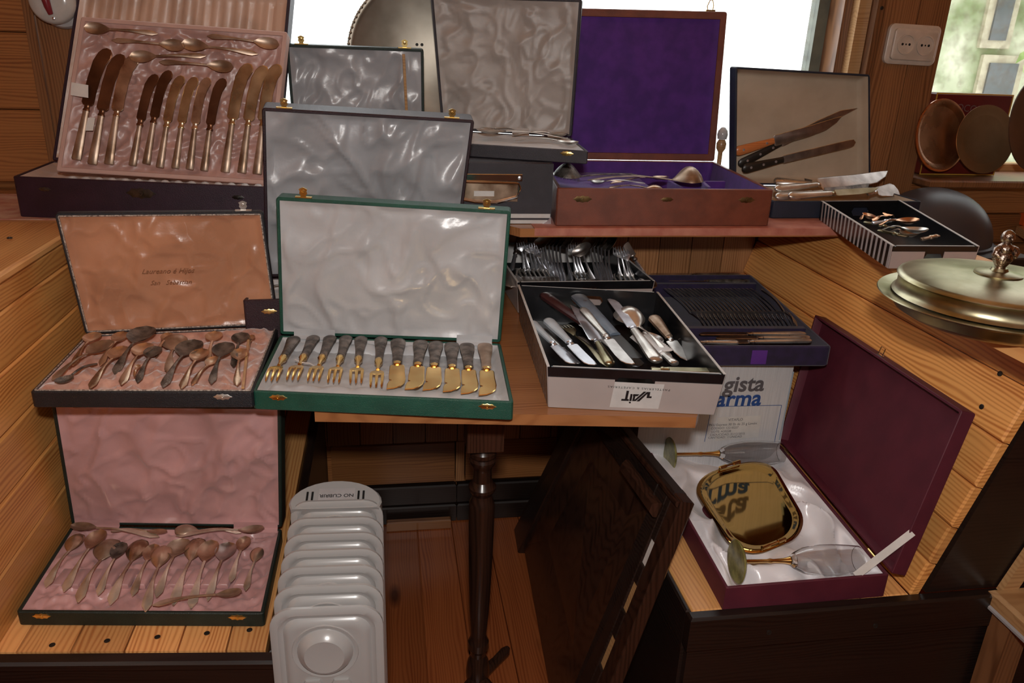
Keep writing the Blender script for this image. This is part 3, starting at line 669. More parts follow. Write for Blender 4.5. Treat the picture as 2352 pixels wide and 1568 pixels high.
# near stile with three see-through slots
zs = []
for cx, cy, wv, hv in ((1467, 1268, .013, .055), (1438, 1373, .013, .065), (1397, 1497, .013, .075)):
    tY = min([k*.004 for k in range(int(H_/.004))], key=lambda y: abs(np.dot(DP.p(W_-.052, y)-CAM, UX)/np.dot(DP.p(W_-.052, y)-CAM, fw)*f_px-(784-cy)))
    zs.append((tY, hv))
zs.sort(); dq('stile', W_-sw-.03, W_-.062, 0, H_, -.024, 0, M_darkwood); dq('stile', W_-.042, W_, 0, H_, -.024, 0, M_leg)
prev = 0
for tY, hv in zs:
    dq('rail_piece', W_-.062, W_-.042, prev, tY-hv/2, -.024, 0, M_darkwood, .002); prev = tY+hv/2
dq('rail_piece', W_-.062, W_-.042, prev, H_, -.024, 0, M_darkwood, .002)
for k, (tY, hv) in enumerate(zs): dq('slot_backing', W_-.064, W_-.040, tY-hv/2, tY+hv/2, -.022, -.004, M_tan if k < 2 else M_paper, .001)
dq('top_rail', sw, W_-sw-.03, H_-.07, H_, -.024, 0, M_darkwood)
dq('top_moulding', W_-.26, W_-.055, H_-.060, H_-.030, 0, .020, M_leg, .007)
dq('edge_lath', .0, W_, H_-.012, H_, .0005, .008, M_leg, .003)
vs = []; fs = []
pts = [(1288, 1313), (1298, 1330), (1302, 1372), (1328, 1408), (1337, 1440), (1326, 1472), (1340, 1502), (1344, 1560), (1326, 1566), (1318, 1500), (1306, 1442), (1298, 1400), (1290, 1362)]
MB().loft([[DP.px(x, y, w) for x, y in pts] for w in (-.0098, -.0085)]).mk('bare_patch', noise_mat('exposed_grey_wood', (.05, .045, .045), (.12, .08, .06), 25, .7), dp, 20)

# ------------------------------------------------------------------ WHITE CARDBOARD BOX
wbY = 1.40; wb0, wb1 = py(1465, 1000, wbY)[0], py(1822, 850, wbY)[0]
wbx = thing('cardboard_box', 'white printed cardboard box on the right bench under the purple tray', 'box', ((wb0+wb1)/2, 1.63, .45))
BF = FR((0, wbY, 0), (1, 0, 0), (0, 0, 1))
MB().box(W0, wb0, wb1, wbY, 1.88, .4505, .700, .002).mk('box_body', M_cartw, wbx)
MB().box(W0, wb0-.001, wb1+.001, wbY-.0012, 1.881, .691, .7008).mk('top_flap', M_kraft, wbx)
def onb(x, y): return py(x, y, wbY)
def btxt(s, x, y, size, mat, **k):
    p = onb(x, y); return text(s, FR(p+V3(0, -.0008, 0), (1, 0, 0), (0, 0, 1)), size, mat, wbx, **k)
btxt('gista', 1755, 881, .050, M_inkg, align='RIGHT', bold=.0012, shear=.08)
btxt('arma', 1748, 914, .050, M_inkb, align='RIGHT', bold=.0012, shear=.08)
def bline(p, q, wd=.0012, mat=None):
    p, q = onb(*p), onb(*q); t = un(q-p); s = np.cross(t, V3(0, 1, 0))*wd/2; e = V3(0, -.0006, 0)
    return MB().loft([[p-s+e, q-s+e, q+s+e, p+s+e]], cap0=False).mk('printed_line', mat or M_inkb, wbx, 0)
bline((1600, 934), (1795, 930)); bline((1795, 930), (1779, 1012)); bline((1634, 935), (1618, 1014)); bline((1822, 853), (1790, 1010), .0035, noise_mat('pale_blue_print', (.30, .36, .42), (.34, .40, .46), 20, .6))
MB().loft([[onb(*c)+V3(0, -.0007, 0) for c in ((1640, 1013), (1741, 1003), (1748, 953), (1648, 958))]], cap0=False).mk('address_label', M_cartl, wbx, 0)
for s, x, y, sz in (('VITAFLO', 1689, 963, .0085), ('PKU Express 30 Sb de 25 g Limón', 1683, 973.5, .0078), ('CODIGO: 12218257', 1664, 982, .0072), ('LOTE: A20228', 1656, 990, .0072), ('CADUCIDAD: 31/12/2015', 1670, 996.5, .0072), ('CANTIDAD:  1 UNIDAD', 1665, 1003, .0072)):
    btxt(s, x, y, sz, M_inkg, lift=.0006)

# ------------------------------------------------------------------ CARTONS
def carton(name, label, top, h, ins, stripes=(), front_label=None, out=None, lowf=.018):
    T = [np.array(p) for p in top]; c = sum(T)/4
    Bm = [p+(c-p)*V3(1, 1, 0)/np.linalg.norm((c-p)[:2])*ins-V3(0, 0, h) for p in T]
    r = thing(name, label, 'carton', c-V3(0, 0, h))
    MB().loft([[Bm[i]+V3(0, 0, z) for i in range(4)] for z in (0, .002)]).mk('base', M_cartk, r)
    res = []
    for i, side in enumerate(('front', 'right', 'back', 'left')):
        j = (i+1) % 4; q = Quad(Bm[i], Bm[j], T[j], T[i]); res.append(q); Wd, Hh = q.W, q.H
        hole = side in ('front', 'back')
        def half(s, y0, y1, w0, w1, mat, nm, hy=None, notch=False):
            x0, x1 = (0, Wd/2) if s < 0 else (Wd/2, Wd)
            hw_, hh = Wd*.115, .0095
            def P(pp, w): return [q.p(x, y, w) for x, y in pp]
            if hy is None: pp = [(x0, y0), (x1, y0), (x1, y1), (x0, y1)]
            elif notch:
                a_ = [(0, y0), (Wd/2, y0), (Wd/2, hy-hh), (Wd/2-hw_+.006, hy-hh), (Wd/2-hw_, hy-hh+.006), (Wd/2-hw_, y1), (0, y1)]
                pp = a_ if s < 0 else [(Wd-x, y) for x, y in a_][::-1]
            else:
                a_ = [(0, y0), (Wd/2, y0), (Wd/2, hy-hh), (Wd/2-hw_+.006, hy-hh), (Wd/2-hw_, hy), (Wd/2-hw_+.006, hy+hh), (Wd/2, hy+hh), (Wd/2, y1), (.006, y1), (0, y1-.006)]
                pp = a_ if s < 0 else [(Wd-x, y) for x, y in a_][::-1]
            return P(pp, w0), P(pp, w1)
        m = MB()
        for s in (-1, 1):
            hy = Hh-.024 if hole else None
            A_, B_ = half(s, 0, Hh, -.003, 0, None, '', hy); m.loft([A_, B_])
        m.mk('wall', M_cartk, r, 20)
        m = MB(); top_ = Hh-(lowf if hole else .0)
        for s in (-1, 1):
            A_, B_ = half(s, 0, top_, .0002, .0012, None, '', (Hh-.024) if hole else None, notch=hole); m.loft([A_, B_])
        sk = m.mk('outer_skin', M_cartg, r, 20)
        if not hole and side in stripes:
            m = MB(); nst = int(Wd/.021)
            for k in range(nst+1):
                x0 = k*Wd/nst; x1 = min(x0+Wd/nst*.52, Wd)
                if x0 < Wd-.001: m.loft([[q.p(x0, .0, w), q.p(x1, .0, w), q.p(x1, Hh, w), q.p(x0, Hh, w)] for w in (.0013, .0016)])
            m.mk('stripe_print', M_cartk, sk, 0)
        if not hole: MB().loft([[q.p(x, y, w) for x, y in ((0, Hh), (Wd, Hh), (Wd, Hh+.0012), (0, Hh+.0012))] for w in (-.0032, .0012)]).mk('card_edge', M_cartl, r, 0)
        else: MB().loft([[q.p(x, y, w) for x, y in ((.008, Hh), (Wd-.008, Hh), (Wd-.008, Hh+.0008), (.008, Hh+.0008))] for w in (-.0032, -.0018)]).mk('card_edge', M_cartl, r, 0)
    return r, res
top = [pz(1258, 842, .825), pz(1666, 860, .825), pz(1511, 671, .825), pz(1190, 655, .825)]
kt, ks = carton('cardboard_tray', 'black-lined cardboard tray of loose knives at the table front', top, .074, .012, ('left', 'right'))
q = ks[0]; kk = K(1380, 870, 13.07)
def onf(x, y, w=.0016): X = kk(x, y); return q.px(X[0], X[1], w)
lab = MB().loft([[onf(x, y, w) for x, y in ((425, 84), (1912, 165), (1725, 898), (262, 842))] for w in (.0013, .0016)]).mk('pale_label', M_cartl, kt, 0)
for poly in ([(775, 352), (852, 356), (797, 602), (842, 606), (838, 662), (608, 652), (620, 597), (722, 601)],
             [(893, 450), (955, 453), (922, 664), (850, 660)],
             [(972, 454), (1168, 462), (1095, 520), (958, 515)], [(972, 516), (1040, 520), (1000, 664), (940, 664)],
             [(1290, 380), (1372, 385), (1045, 664), (965, 664)],
             [(1385, 390), (1490, 392), (1462, 520), (1530, 523), (1518, 578), (1370, 572), (1395, 450), (1150, 676), (1062, 670)],
             [(872+32*math.cos(k*PI/6), 706+27*math.sin(k*PI/6)) for k in range(12)]):
    MB().loft([[onf(x, y, w) for x, y in poly] for w in (.0017, .0020)]).mk('logo_print', M_ink, lab, 0)
p0, p1 = onf(600, 245), onf(1690, 310)
text('PASTELERIAS & CAFETERIAS', FR((p0+p1)/2, p0-p1, z=q.n), .0052, M_ink, lab, sx=1.25, sp=1.25, lift=.0003)
# ---- loose knives etc. in that tray
kk = K(1100, 500, 3.267); N_ = V3(0, 0, 1); zb = .756
def tp_(x, y, z): X = kk(x, y); return pz(X[0], X[1], z)
def tk(name, label, A, B, z0, z1, cat='knife', **k):
    A, B = tp_(*A, z0), tp_(*B, z1); d = B-A; n = un(N_-un(d)*np.dot(N_, un(d)))
    return (A, B, n)
L_ = 'in the black front tray'
A, B, n = tk('', '', (395, 800), (705, 1118), .785, .762); knife('table_knife', 'pearl-handled knife along the left wall of the black knife tray', 'knife', A, B, n, M_steel, M_pearl, 'table', .5, .020, .0085, .011)
A, B, n = tk('', '', (478, 852), (735, 1112), .776, .762); knife('table_knife', 'thin knife with violet-grey handle between two pale-handled knives '+L_, 'knife', A, B, n, M_steel, M_blade, 'table', .58, .016, .007, .009)
A, B, n = tk('', '', (508, 785), (850, 1132), .792, .768); knife('table_knife', 'broad grey-handled knife with wide blade, front left '+L_, 'knife', A, B, n, M_steel, M_pearl, 'table', .5, .022, .0115, .013)
A, B, n = tk('', '', (965, 1135), (615, 812), .776, .770); fork('serving_fork', 'yellowed silver serving fork with ribbed handle '+L_, 'fork', A, B, n, M_brassold, 4, .008, .012, .32)
A, B, n = tk('', '', (475, 598), (1215, 1138), .800, .766); knife('carving_knife', 'long carving knife with purple-brown riveted handle '+L_, 'knife', A, B, n, M_blade, M_hbrown, 'straight', .46, .026, .013, .016, rivets=2)
A, B, n = tk('', '', (738, 612), (1190, 1085), .806, .780); knife('kitchen_knife', 'blue-grey wooden-handled knife with dark blade '+L_, 'knife', A, B, n, M_hblack, noise_mat('blue_grey_painted_handle', (.10, .13, .17), (.20, .25, .32), 20, .35), 'straight', .66, .024, .016, .014, rivets=1, hstyle='square')
A, B, n = tk('', '', (985, 1140), (722, 682), .774, .800); knife('fish_knife', 'pointed silver blade rising beside the bamboo-ridged handle '+L_, 'knife', A, B, n, M_steel, M_brassold, 'point', .33, .026, .009, .011, lift=.004)
A, B, n = tk('', '', (770, 715), (1128, 1140), .812, .785); knife('table_knife', 'knife with long ridged silver handle lying uppermost in the middle '+L_, 'knife', A, B, n, M_blade, M_silver, 'table', .52, .022, .009, .012, lift=.004)
A, B, n = tk('', '', (1335, 1130), (988, 648), .784, .812); knife('table_knife', 'upward-pointing round-tipped knife with fluted silver handle '+L_, 'knife', A, B, n, M_steel, M_silver, 'table', .46, .020, .0125, .013, lift=.006)
A, B, n = tk('', '', (1448, 1090), (1075, 700), .778, .806); spoon('ladle', 'silver ladle with its bowl turned down at the back '+L_, 'ladle', A, B, n, M_silver, .36, .062, down=True, hw=.008)
A, B, n = tk('', '', (1300, 765), (1570, 1115), .806, .770); knife('carving_knife', 'thick antique-handled carving knife right of the ladle '+L_, 'knife', A, B, n, M_blade, M_tarn, 'carve', .46, .022, .012, .015)
A, B, n = tk('', '', (1475, 1118), (1195, 895), .786, .790); knife('cake_knife', 'serrated cake knife with painted white reflection and toothed edge '+L_, 'knife', A, B, n, M_chromew, M_silver, 'saw', .30, .045, .008, .010, bth=.002)
A, B, n = tk('', '', (1520, 925), (1715, 1120), .790, .772); spoon('serving_spoon', 'large dark serving spoon against the right wall '+L_, 'spoon', A, B, n, M_oxid, .8, .050, down=True)
A, B, n = tk('', '', (1290, 1142), (1795, 1152), .800, .803); knife('fish_slice', 'flat yellowish blade lying along the front wall '+L_, 'knife', A, B, n, M_brassold, M_brassold, 'straight', .15, .018, .008, .004)
A, B, n = tk('', '', (745, 905), (905, 1060), .775, .765); fork('dark_fork', 'small blackened fork under the ridged handle '+L_, 'fork', A, B, n, M_oxid, 3, .006, .010)
A, B, n = tk('', '', (1150, 800), (1330, 990), .768, .762); spoon('serving_spoon', 'dull silver serving spoon mostly hidden below the ladle '+L_, 'spoon', A, B, n, M_blade, .5, .045)
A, B, n = tk('', '', (900, 850), (1190, 1130), .772, .764); knife('fish_knife', 'plain pale violet-edged flat blade in the middle '+L_, 'knife', A, B, n, M_steel, M_steel, 'straight', .2, .022, .008, .006)

# ---- second carton with spoons standing in two rows
top = [pz(1158, 665, .822), V3(.590, 1.52, .822), V3(.585, 1.918, .822), V3(.262, 1.925, .822)]
top = [V3(.270, 1.572, .822), V3(.572, 1.572, .822), V3(.560, 1.918, .822), V3(.255, 1.918, .822)]
k2, k2s = carton('cardboard_tray', 'second cardboard tray full of spoons and forks behind the black tray', top, .070, .010)
kk = K(1150, 520, 6.357); G = 'spoons and forks stacked in the rear cardboard tray'
CNT = {}
MB().loft([[k2s[2].p(x, y, w) for x, y in ((.006, .02), (k2s[2].W-.006, .02), (k2s[2].W-.006, .066), (.006, .066))] for w in (-.0045, -.0035)]).mk('pale_inner_flap', M_cartl, k2)
def back_item(kind, e, t, label, ze=.785, zt=.862, **k):
    if 'group' in k: CNT[label] = CNT.get(label, -1)+1; label = ORD[CNT[label]]+' '+label
    A, B = tp_(*e, ze), tp_(*t, zt)
    if B[1] > 1.895: B = A+(B-A)*(1.895-A[1])/(B[1]-A[1])
    d = un(B-A); n = un(np.cross(d, V3(-.62, .1, -.75)))
    if n[2] < 0: n = -n
    if kind == 's': spoon('table_spoon', label, 'spoon', A, B, n, M_blade, .30, .050, G if 'group' in k else None, hw=.0065, mat2=M_steel, down=k.get('down', False))
    elif kind == 'f': fork('table_fork', label, 'fork', A, B, n, M_steel, 4, .0065, .010, .3, group=G if 'group' in k else None)
    else: knife('table_knife', label, 'knife', A, B, n, M_blade, M_steel, 'table', .45, .018, .007, .007)
TR = 'in the rear tray'
back_item('k', (170, 660), (290, 112), 'upright table knife at the far left '+TR)
for e, t in (((375, 690), (285, 235)), ((430, 700), (340, 180)), ((505, 690), (410, 270)), ((560, 700), (440, 262)), ((640, 715), (480, 300)), ((700, 745), (550, 350))):
    back_item('f', e, t, 'of the forks left of both spoon stacks in the rear tray', group=1)
for e, t in (((720, 745), (630, 165)), ((760, 760), (670, 130)), ((815, 800), (730, 115)), ((860, 850), (790, 108)), ((905, 858), (850, 112)), ((955, 860), (905, 130)), ((1060, 850), (990, 160))):
    back_item('s', e, t, 'of the spoons in the left stack of the rear tray', group=1)
for e, t in (((1130, 765), (1045, 240)), ((1180, 765), (1085, 240)), ((1230, 765), (1115, 245))):
    back_item('f', e, t, 'of the forks between the two spoon stacks of the rear tray', group=1)
back_item('s', (1400, 870), (1185, 275), 'dark spoon tilted left between the two spoon stacks '+TR)
for e, t in (((1455, 850), (1320, 170)), ((1500, 860), (1375, 135)), ((1540, 880), (1440, 130)), ((1570, 890), (1500, 150)), ((1605, 890), (1560, 180)), ((1640, 890), (1625, 195))):
    back_item('s', e, t, 'of the spoons in the right stack of the rear tray', group=1)
for e, t in (((1760, 800), (1700, 290)), ((1855, 805), (1735, 310)), ((1920, 820), (1800, 355)), ((1960, 820), (1830, 380))):
    back_item('f', e, t, 'of the forks right of both spoon stacks in the rear tray', group=1)
back_item('k', (2090, 700), (1820, 245), 'table knife leaning against the right wall '+TR)
for t, e, lb in (((90, 900), (250, 640), 'large pale spoon bowl at the front left corner '+TR),):
    A, B = tp_(260, 660, .80), tp_(150, 905, .80); spoon('serving_spoon', lb, 'spoon', A, B, V3(0, 0, 1), M_silver, .72, .046, down=True)
for i, x in enumerate((330, 400, 470, 540, 610, 680, 740)):
    A, B = tp_(x-60, 640, .795), tp_(x+60, 900, .795); spoon('table_spoon', '%s of the bowls in the left front row of the rear tray' % ORD[i], 'spoon', A, B, un(V3(-.6, -.1, .8)), M_silver, .55, .036, 'front left row of spoons in the rear tray', down=True)
for i, x in enumerate((1130, 1200, 1270, 1340)):
    A, B = tp_(x-60, 680, .795), tp_(x+60, 920, .795); spoon('table_spoon', '%s of the bowls in the middle front row of the rear tray' % ORD[i], 'spoon', A, B, un(V3(-.6, -.1, .8)), M_silver, .55, .034, 'front middle row of spoons in the rear tray', down=True)
for i, x in enumerate((1710, 1780, 1850, 1920, 1990, 2050)):
    A, B = tp_(x-60, 720, .795), tp_(x+60, 940, .795); spoon('table_spoon', '%s of the bowls in the right front row of the rear tray' % ORD[i], 'spoon', A, B, un(V3(-.6, -.1, .8)), M_silver, .55, .034, 'front right row of spoons in the rear tray', down=True)
A, B = tp_(2000, 680, .80), tp_(2210, 930, .80); spoon('serving_spoon', 'big dark spoon bowl at the front right corner '+TR, 'spoon', A, B, un(V3(-.2, 0, 1)), M_blade, .75, .040, down=True)

# ------------------------------------------------------------------ CASES ON THE TABLE AND BENCH
zg = .783
# green case
_, GQ, GL, gt = case('cutlery_case', 'green case with white satin holding gilt fruit forks and knives', 'case',
    [pz(578, 898, zg), pz(1180, 924, zg), pz(1150, 788, zg), pz(643, 769, zg)], .031, M_green, M_white, depth=.016, disp=d_ruche(.0035, 1, 30),
    ld=.026, lid=((633, 452), (1174, 485), 96, 0), lid_disp=d_satin(.013, 5, 7), clasps=(.115, .895), plates=((.10, .9), (.90, .9)), cmat=M_brass, straps=((.065, .25), (.80, .96)), cs=1.0, lidcut=.006)
kk = K(540, 440, 2.904)
# raised satin cushion along the front of the tray
def cushion(Q, x0, x1, y0, y1, w0, w1, disp, mat, parent, name='satin_cushion', nx=60, ny=10):
    vs = []; fs = []
    for j in range(ny+1):
        for i in range(nx+1):
            x = x0+(x1-x0)*i/nx; y = y0+(y1-y0)*j/ny; s = math.sin(PI*j/ny)**.6*min(1, 6*math.sin(PI*i/nx))
            vs.append(Q.p(x, y, w0+(w1-w0)*s+disp(x, y)*s))
    for j in range(ny):
        for i in range(nx): a = j*(nx+1)+i; fs.append((a, a+1, a+nx+2, a+nx+1))
    return mk(name, vs, fs, mat, parent, smooth=80)
cushion(GQ, .008, GQ.W-.008, .006, .058, -.020, -.006, lambda x, y: .005*abs(math.sin(x*62)), M_white, gt)
cushion(GQ, .012, GQ.W-.012, GQ.H-.045, GQ.H-.006, -.020, -.005, lambda x, y: .004*abs(math.sin(x*70)), M_white, gt)
F6 = [((400, 985), (240, 1268)), ((530, 980), (380, 1262)), ((640, 980), (520, 1268)), ((745, 980), (655, 1278)), ((842, 985), (805, 1282)), ((975, 988), (940, 1310))]
K6 = [((1088, 995), (1075, 1328)), ((1240, 1005), (1195, 1333)), ((1340, 1012), (1315, 1338)), ((1445, 1020), (1450, 1348)), ((1545, 1025), (1570, 1362)), ((1665, 1025), (1690, 1372))]
for i, (e, t) in enumerate(F6):
    A, B = GQ.px(*kk(*e), -.001), GQ.px(*kk(*t), .002)
    fork('fruit_fork', 'gilt fruit fork with dark handle, %s of six in the green case' % ORD[i], 'fork', A, B, GQ.n, M_gold, 3, .0115, .0115, .30, hmat=M_oxid, thick=.0035, lift=-.002)
for i, (e, t) in enumerate(K6):
    A, B = GQ.px(*kk(*e), -.001), GQ.px(*kk(*t), .002)
    knife('fruit_knife', 'gilt fruit knife with dark handle, %s of six in the green case' % ORD[i], 'knife', A, B, GQ.n, M_gold, M_oxid if i < 5 else M_tarn, 'notch', .50, .0245, .0135, .010, hstyle='carved', flip=False, lift=-.002)
pp = [GQ.px(*kk(x, y), .006) for x, y in ((400, 1120), (450, 1140), (500, 1145), (545, 1170))]
o = MB().tube(pp, .0010, 6).mk('white_thread', M_paper); tag(o, 'white thread tied round the second fork of the green case', 'thread')

# maroon case behind it
zm = .842
FLm = pz(556, 690, zm); dm = un(V3(.995, .06, 0)); bm = un(V3(.03, 1, 0))
_, MQ, ML, mt = case('cutlery_case', 'dark maroon case with open grey satin lid standing behind the green case', 'case',
    [FLm, FLm+dm*.395, FLm+dm*.395+bm*.125, FLm+bm*.145+V3(.018, 0, 0)], .080, M_maroon, M_white, depth=.020, disp=d_ruche(.002, 8, 25),
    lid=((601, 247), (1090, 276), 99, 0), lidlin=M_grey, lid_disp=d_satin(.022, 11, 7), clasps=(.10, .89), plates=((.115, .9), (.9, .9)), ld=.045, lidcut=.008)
A, B = MQ.px(608, 664, -.012), MQ.px(700, 664, -.012); spoon('tea_spoon', 'small spoon handle showing at the left edge of the maroon case', 'spoon', A, B, MQ.n, M_silver, .3, .02)

# peach case
zp = .784
_, PQ, PLd, pt = case('cutlery_case', 'black case with peach satin lid and velvet bed of tarnished spoons', 'case',
    [pz(68, 900, zp), pz(581, 901, zp), V3(-.205, 1.432, zp), pz(196, 769, zp)], .026, M_black, M_salmon, depth=.012, disp=d_ruche(.013, 21, 20),
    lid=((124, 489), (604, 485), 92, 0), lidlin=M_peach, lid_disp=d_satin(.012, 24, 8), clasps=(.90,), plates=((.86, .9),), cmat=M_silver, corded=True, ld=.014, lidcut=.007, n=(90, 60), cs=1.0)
# gilt script on the lid lining
p = PLd.px(385, 622, .0035); text('Laureano é Hijos', FR(p, PLd.b-PLd.a, PLd.d-PLd.a), .0125, M_inkf, PLd and bpy.data.objects['lid.002'], shear=.5, lift=.001)
p = PLd.px(392, 648, .0035); text('San   Sebastian', FR(p, PLd.b-PLd.a, PLd.d-PLd.a), .0115, M_inkf, bpy.data.objects['lid.002'], shear=.5, lift=.001)
kk = K(0, 470, 3.336)
PE = [((560, 1240), (735, 1005), 's', 'small tarnished spoon in the back left corner of the peach velvet case'),
      ((400, 1352), (850, 1072), 'l', 'large tarnished serving spoon slanting across the left of the peach velvet case'),
      ((770, 1240), (950, 998), 's', 'tarnished spoon behind the large slanting spoon in the peach velvet case'),
      ((745, 1225), (445, 1392), 'd', 'small dark spoon lying bowl towards the front left of the peach velvet case'),
      ((690, 1418), (950, 1115), 's', 'shiny brown-bowled spoon with dark handle reaching the front of the peach velvet case'),
      ((880, 1305), (1130, 972), 'D', 'largest dark serving spoon, bowl at the back of the peach velvet case'),
      ((930, 1390), (1125, 1092), 's', 'tarnished spoon left of a dark round bowl in the middle of the peach velvet case'),
      ((1055, 1372), (1195, 1112), 'd', 'dark round-bowled spoon in the middle of the peach velvet case'),
      ((1195, 1180), (1295, 1000), 's', 'small spoon half hidden behind the round grey one in the peach velvet case'),
      ((1295, 1302), (1345, 1005), 'G', 'grey round-bowled spoon with fluted broad handle in the peach velvet case'),
      ((1250, 1408), (1495, 1075), 'D', 'dark spoon right of centre with its handle reaching the front cord'),
      ((1390, 1420), (1555, 1132), 's', 'glossy spoon left of two crossing pale ones in the peach velvet case'),
      ((1590, 1230), (1650, 998), 's', 'small shiny spoon alone at the back right of the peach velvet case'),
      ((1470, 1395), (1655, 1185), 's', 'pale spoon crossing under the dark right-hand spoon in the peach velvet case'),
      ((1620, 1380), (1735, 1088), 'D', 'dark wide-bowled spoon on the right of the peach velvet case'),
      ((1790, 1252), (1855, 1008), 'd', 'spoon with dark reflecting bowl at the right back corner of the peach velvet case'),
      ((1815, 1396), (1845, 1130), 's', 'small spoon just left of the pale stick in the peach velvet case'),
      ((1900, 1130), (1935, 1010), 's', 'spoon bowl behind the pale stick in the peach velvet case'),
      ((1030, 1330), (1062, 1235), 's', 'tiny spoon bowl peeping out between two middle spoons of the peach velvet case')]
for i, (e, t, k, lb) in enumerate(PE):
    A, B = PQ.px(*kk(*e), .000), PQ.px(*kk(*t), .006+.002*(i % 3))
    mt_ = {'s': M_tarnw, 'l': M_tarn, 'd': M_oxid, 'D': M_oxid, 'G': M_tarn}[k]
    L = np.linalg.norm(B-A); spoon('tea_spoon' if k in 'sd' else 'serving_spoon', lb, 'spoon', A, B, PQ.n, mt_, .36 if k in 'sd' else .42, L*(.235 if k in 'sd' else .27), lift=-.001, down=(k == 'G'), hw=L*.052)
A, B = PQ.px(558, 893, .004), PQ.px(571, 783, .012); o = MB().box(FR(A, B-A, z=PQ.n), 0, np.linalg.norm(B-A), -.0022, .0022, 0, .003, .0005).mk('wooden_stick', M_tan); tag(o, 'pale wooden stick lying at the right edge of the peach velvet case', 'stick')

# pink case
zk = .447
_, KQ, KL, ktr = case('cutlery_case', 'dark green case with pink satin on the left bench, full of old spoons', 'case',
    [pz(36, 1405, zk), pz(606, 1409, zk), pz(648, 1213, zk), pz(164, 1206, zk)], .026, M_dkgreen, M_pink, depth=.014, disp=d_ruche(.010, 31, 28),
    lid=((117, 928), (645, 934), 99, 0), lid_disp=d_satin(.016, 33, 8), clasps=(.115, .885), plates=((.10, .9), (.89, .9)), cmat=M_brass, straps=((.02, .23), (.77, .98)), corded=False, ld=.030, lidcut=.008, n=(100, 64))
kk = K(0, 900, 2.347)
for i in range(12):
    X = 300+i*88; a_ = KQ.px(*kk(X+40, 1000), -.004); 
    F = FR(a_, KQ.b-KQ.a, KQ.d-KQ.a); MB().box(F, -.009, .009, -.022, .022, -.008, .0035, .003).mk('satin_divider', M_pink, ktr, 50)
PK = [((248, 1058), (430, 768), 't', 'tarnished spoon at the left end of the pink case'), ((345, 1082), (548, 760), 't', 'two-toned spoon second from the left end of the pink case'),
      ((860, 795), (385, 742), 'p', 'long serving spoon laid along the back left of the pink case'), ((600, 765), (905, 772), 's', 'small spoon pointing right along the back left of the pink case'),
      ((420, 1140), (605, 798), 'b', 'big dark-bowled spoon with bright handle end in the pink case'), ((530, 1102), (662, 825), 'd', 'dark small-bowled spoon right of the big dark one in the pink case'),
      ((595, 1152), (765, 800), 't', 'spoon with looped bright handle left of centre in the pink case'), ((715, 1105), (835, 835), 't', 'short spoon with sparkling patterned handle in the centre of the pink case'),
      ((785, 1188), (885, 832), 't', 'spoon with bright fiddle handle reaching the front edge of the pink case'), ((845, 1112), (985, 812), 'b', 'broad-bowled spoon right of centre in the pink case'),
      ((935, 1155), (1072, 792), 't', 'shell-ended bright-handled spoon in the pink case'), ((1030, 1172), (1142, 818), 't', 'oval-ended bright-handled spoon in the pink case'),
      ((1120, 1132), (1235, 830), 'g', 'grey steel spoon with flat tapered handle in the pink case'), ((950, 790), (1428, 758), 'p', 'ornate-handled serving spoon laid along the back right of the pink case'),
      ((1300, 765), (942, 745), 'b', 'brown-bowled spoon lying behind the ornate one in the pink case'), ((1245, 1030), (1325, 792), 't', 'short spoon second from the right end of the pink case'),
      ((1325, 1075), (1395, 842), 't', 'short spoon at the right end of the pink case'), ((825, 1165), (1308, 1098), 'p', 'spoon lying crosswise along the front right of the pink case')]
M_endbright = noise_mat('silver_painted_highlight', (.40, .27, .18), (.92, .80, .66), 18, .25, .65, rr=(.14, .34))  # handle colour raised to paint in highlights on the tarnished silver
for i, (e, t, k, lb) in enumerate(PK):
    A, B = KQ.px(*kk(*e), .000), KQ.px(*kk(*t), .005+.0015*(i % 3)); L = np.linalg.norm(B-A)
    mt_ = {'t': M_tarnw, 'p': M_tarn, 's': M_tarnw, 'b': M_tarn, 'd': M_oxid, 'g': M_blade}[k]
    spoon('table_spoon', lb, 'spoon', A, B, KQ.n, mt_, .36 if k != 'p' else .30, {'b': .28, 'p': .15, 's': .14, 'g': .25}.get(k, .215)*L, lift=-.001+(.004 if k in 'ps' else 0), hw=L*.056, down=(k in 'bdt' and i % 2 == 0), mat2=M_endbright, style='pointed' if k == 'g' else 'fiddle')

# ------------------------------------------------------------------ PURPLE TRAY of forks
zu = .745
UQ = Quad(V3(.555, 1.380, zu), pz(1912, 796, zu), V3(.948, 1.875, zu), V3(.600, 1.885, zu))
ut = thing('cutlery_tray', 'purple velvet compartment tray of forks on the white cardboard box', 'tray', UQ.p(UQ.W/2, UQ.H/2, -.0435))
shell('tray_body', UQ, .0435, .009, .004, M_purplev, ut, r=.010, ch=.003)
M_patch = noise_mat('bright_purple_patch', (.09, .02, .22), (.12, .03, .27), 20, .7)
def ubar(y0, y1, w1=-.004, mat=None):
    return MB().loft([[UQ.p(x, y, w) for x, y in ((.009, y0), (UQ.W-.009, y0), (UQ.W-.009, y1), (.009, y1))] for w in (-.038, w1)]).mk('divider', mat or M_purplev, ut, 20)
p1 = UQ.px(1650, 652, -.004); p2 = UQ.px(1650, 752, -.004)
yd1 = np.dot(p1-UQ.a, un(UQ.d-UQ.a)); yd2 = np.dot(p2-UQ.a, un(UQ.d-UQ.a))
ubar(yd1-.006, yd1+.006); ubar(yd2-.008, yd2+.008)
MB().box(FR(UQ.a+(UQ.b-UQ.a)*.545, UQ.b-UQ.a, y=UQ.n), -.016, .016, -.038, -.008, .0002, .0008).mk('velvet_patch', M_patch, ut)
a0 = UQ.px(1470, 798, -.012)
kk = K(1450, 560, 2.608)
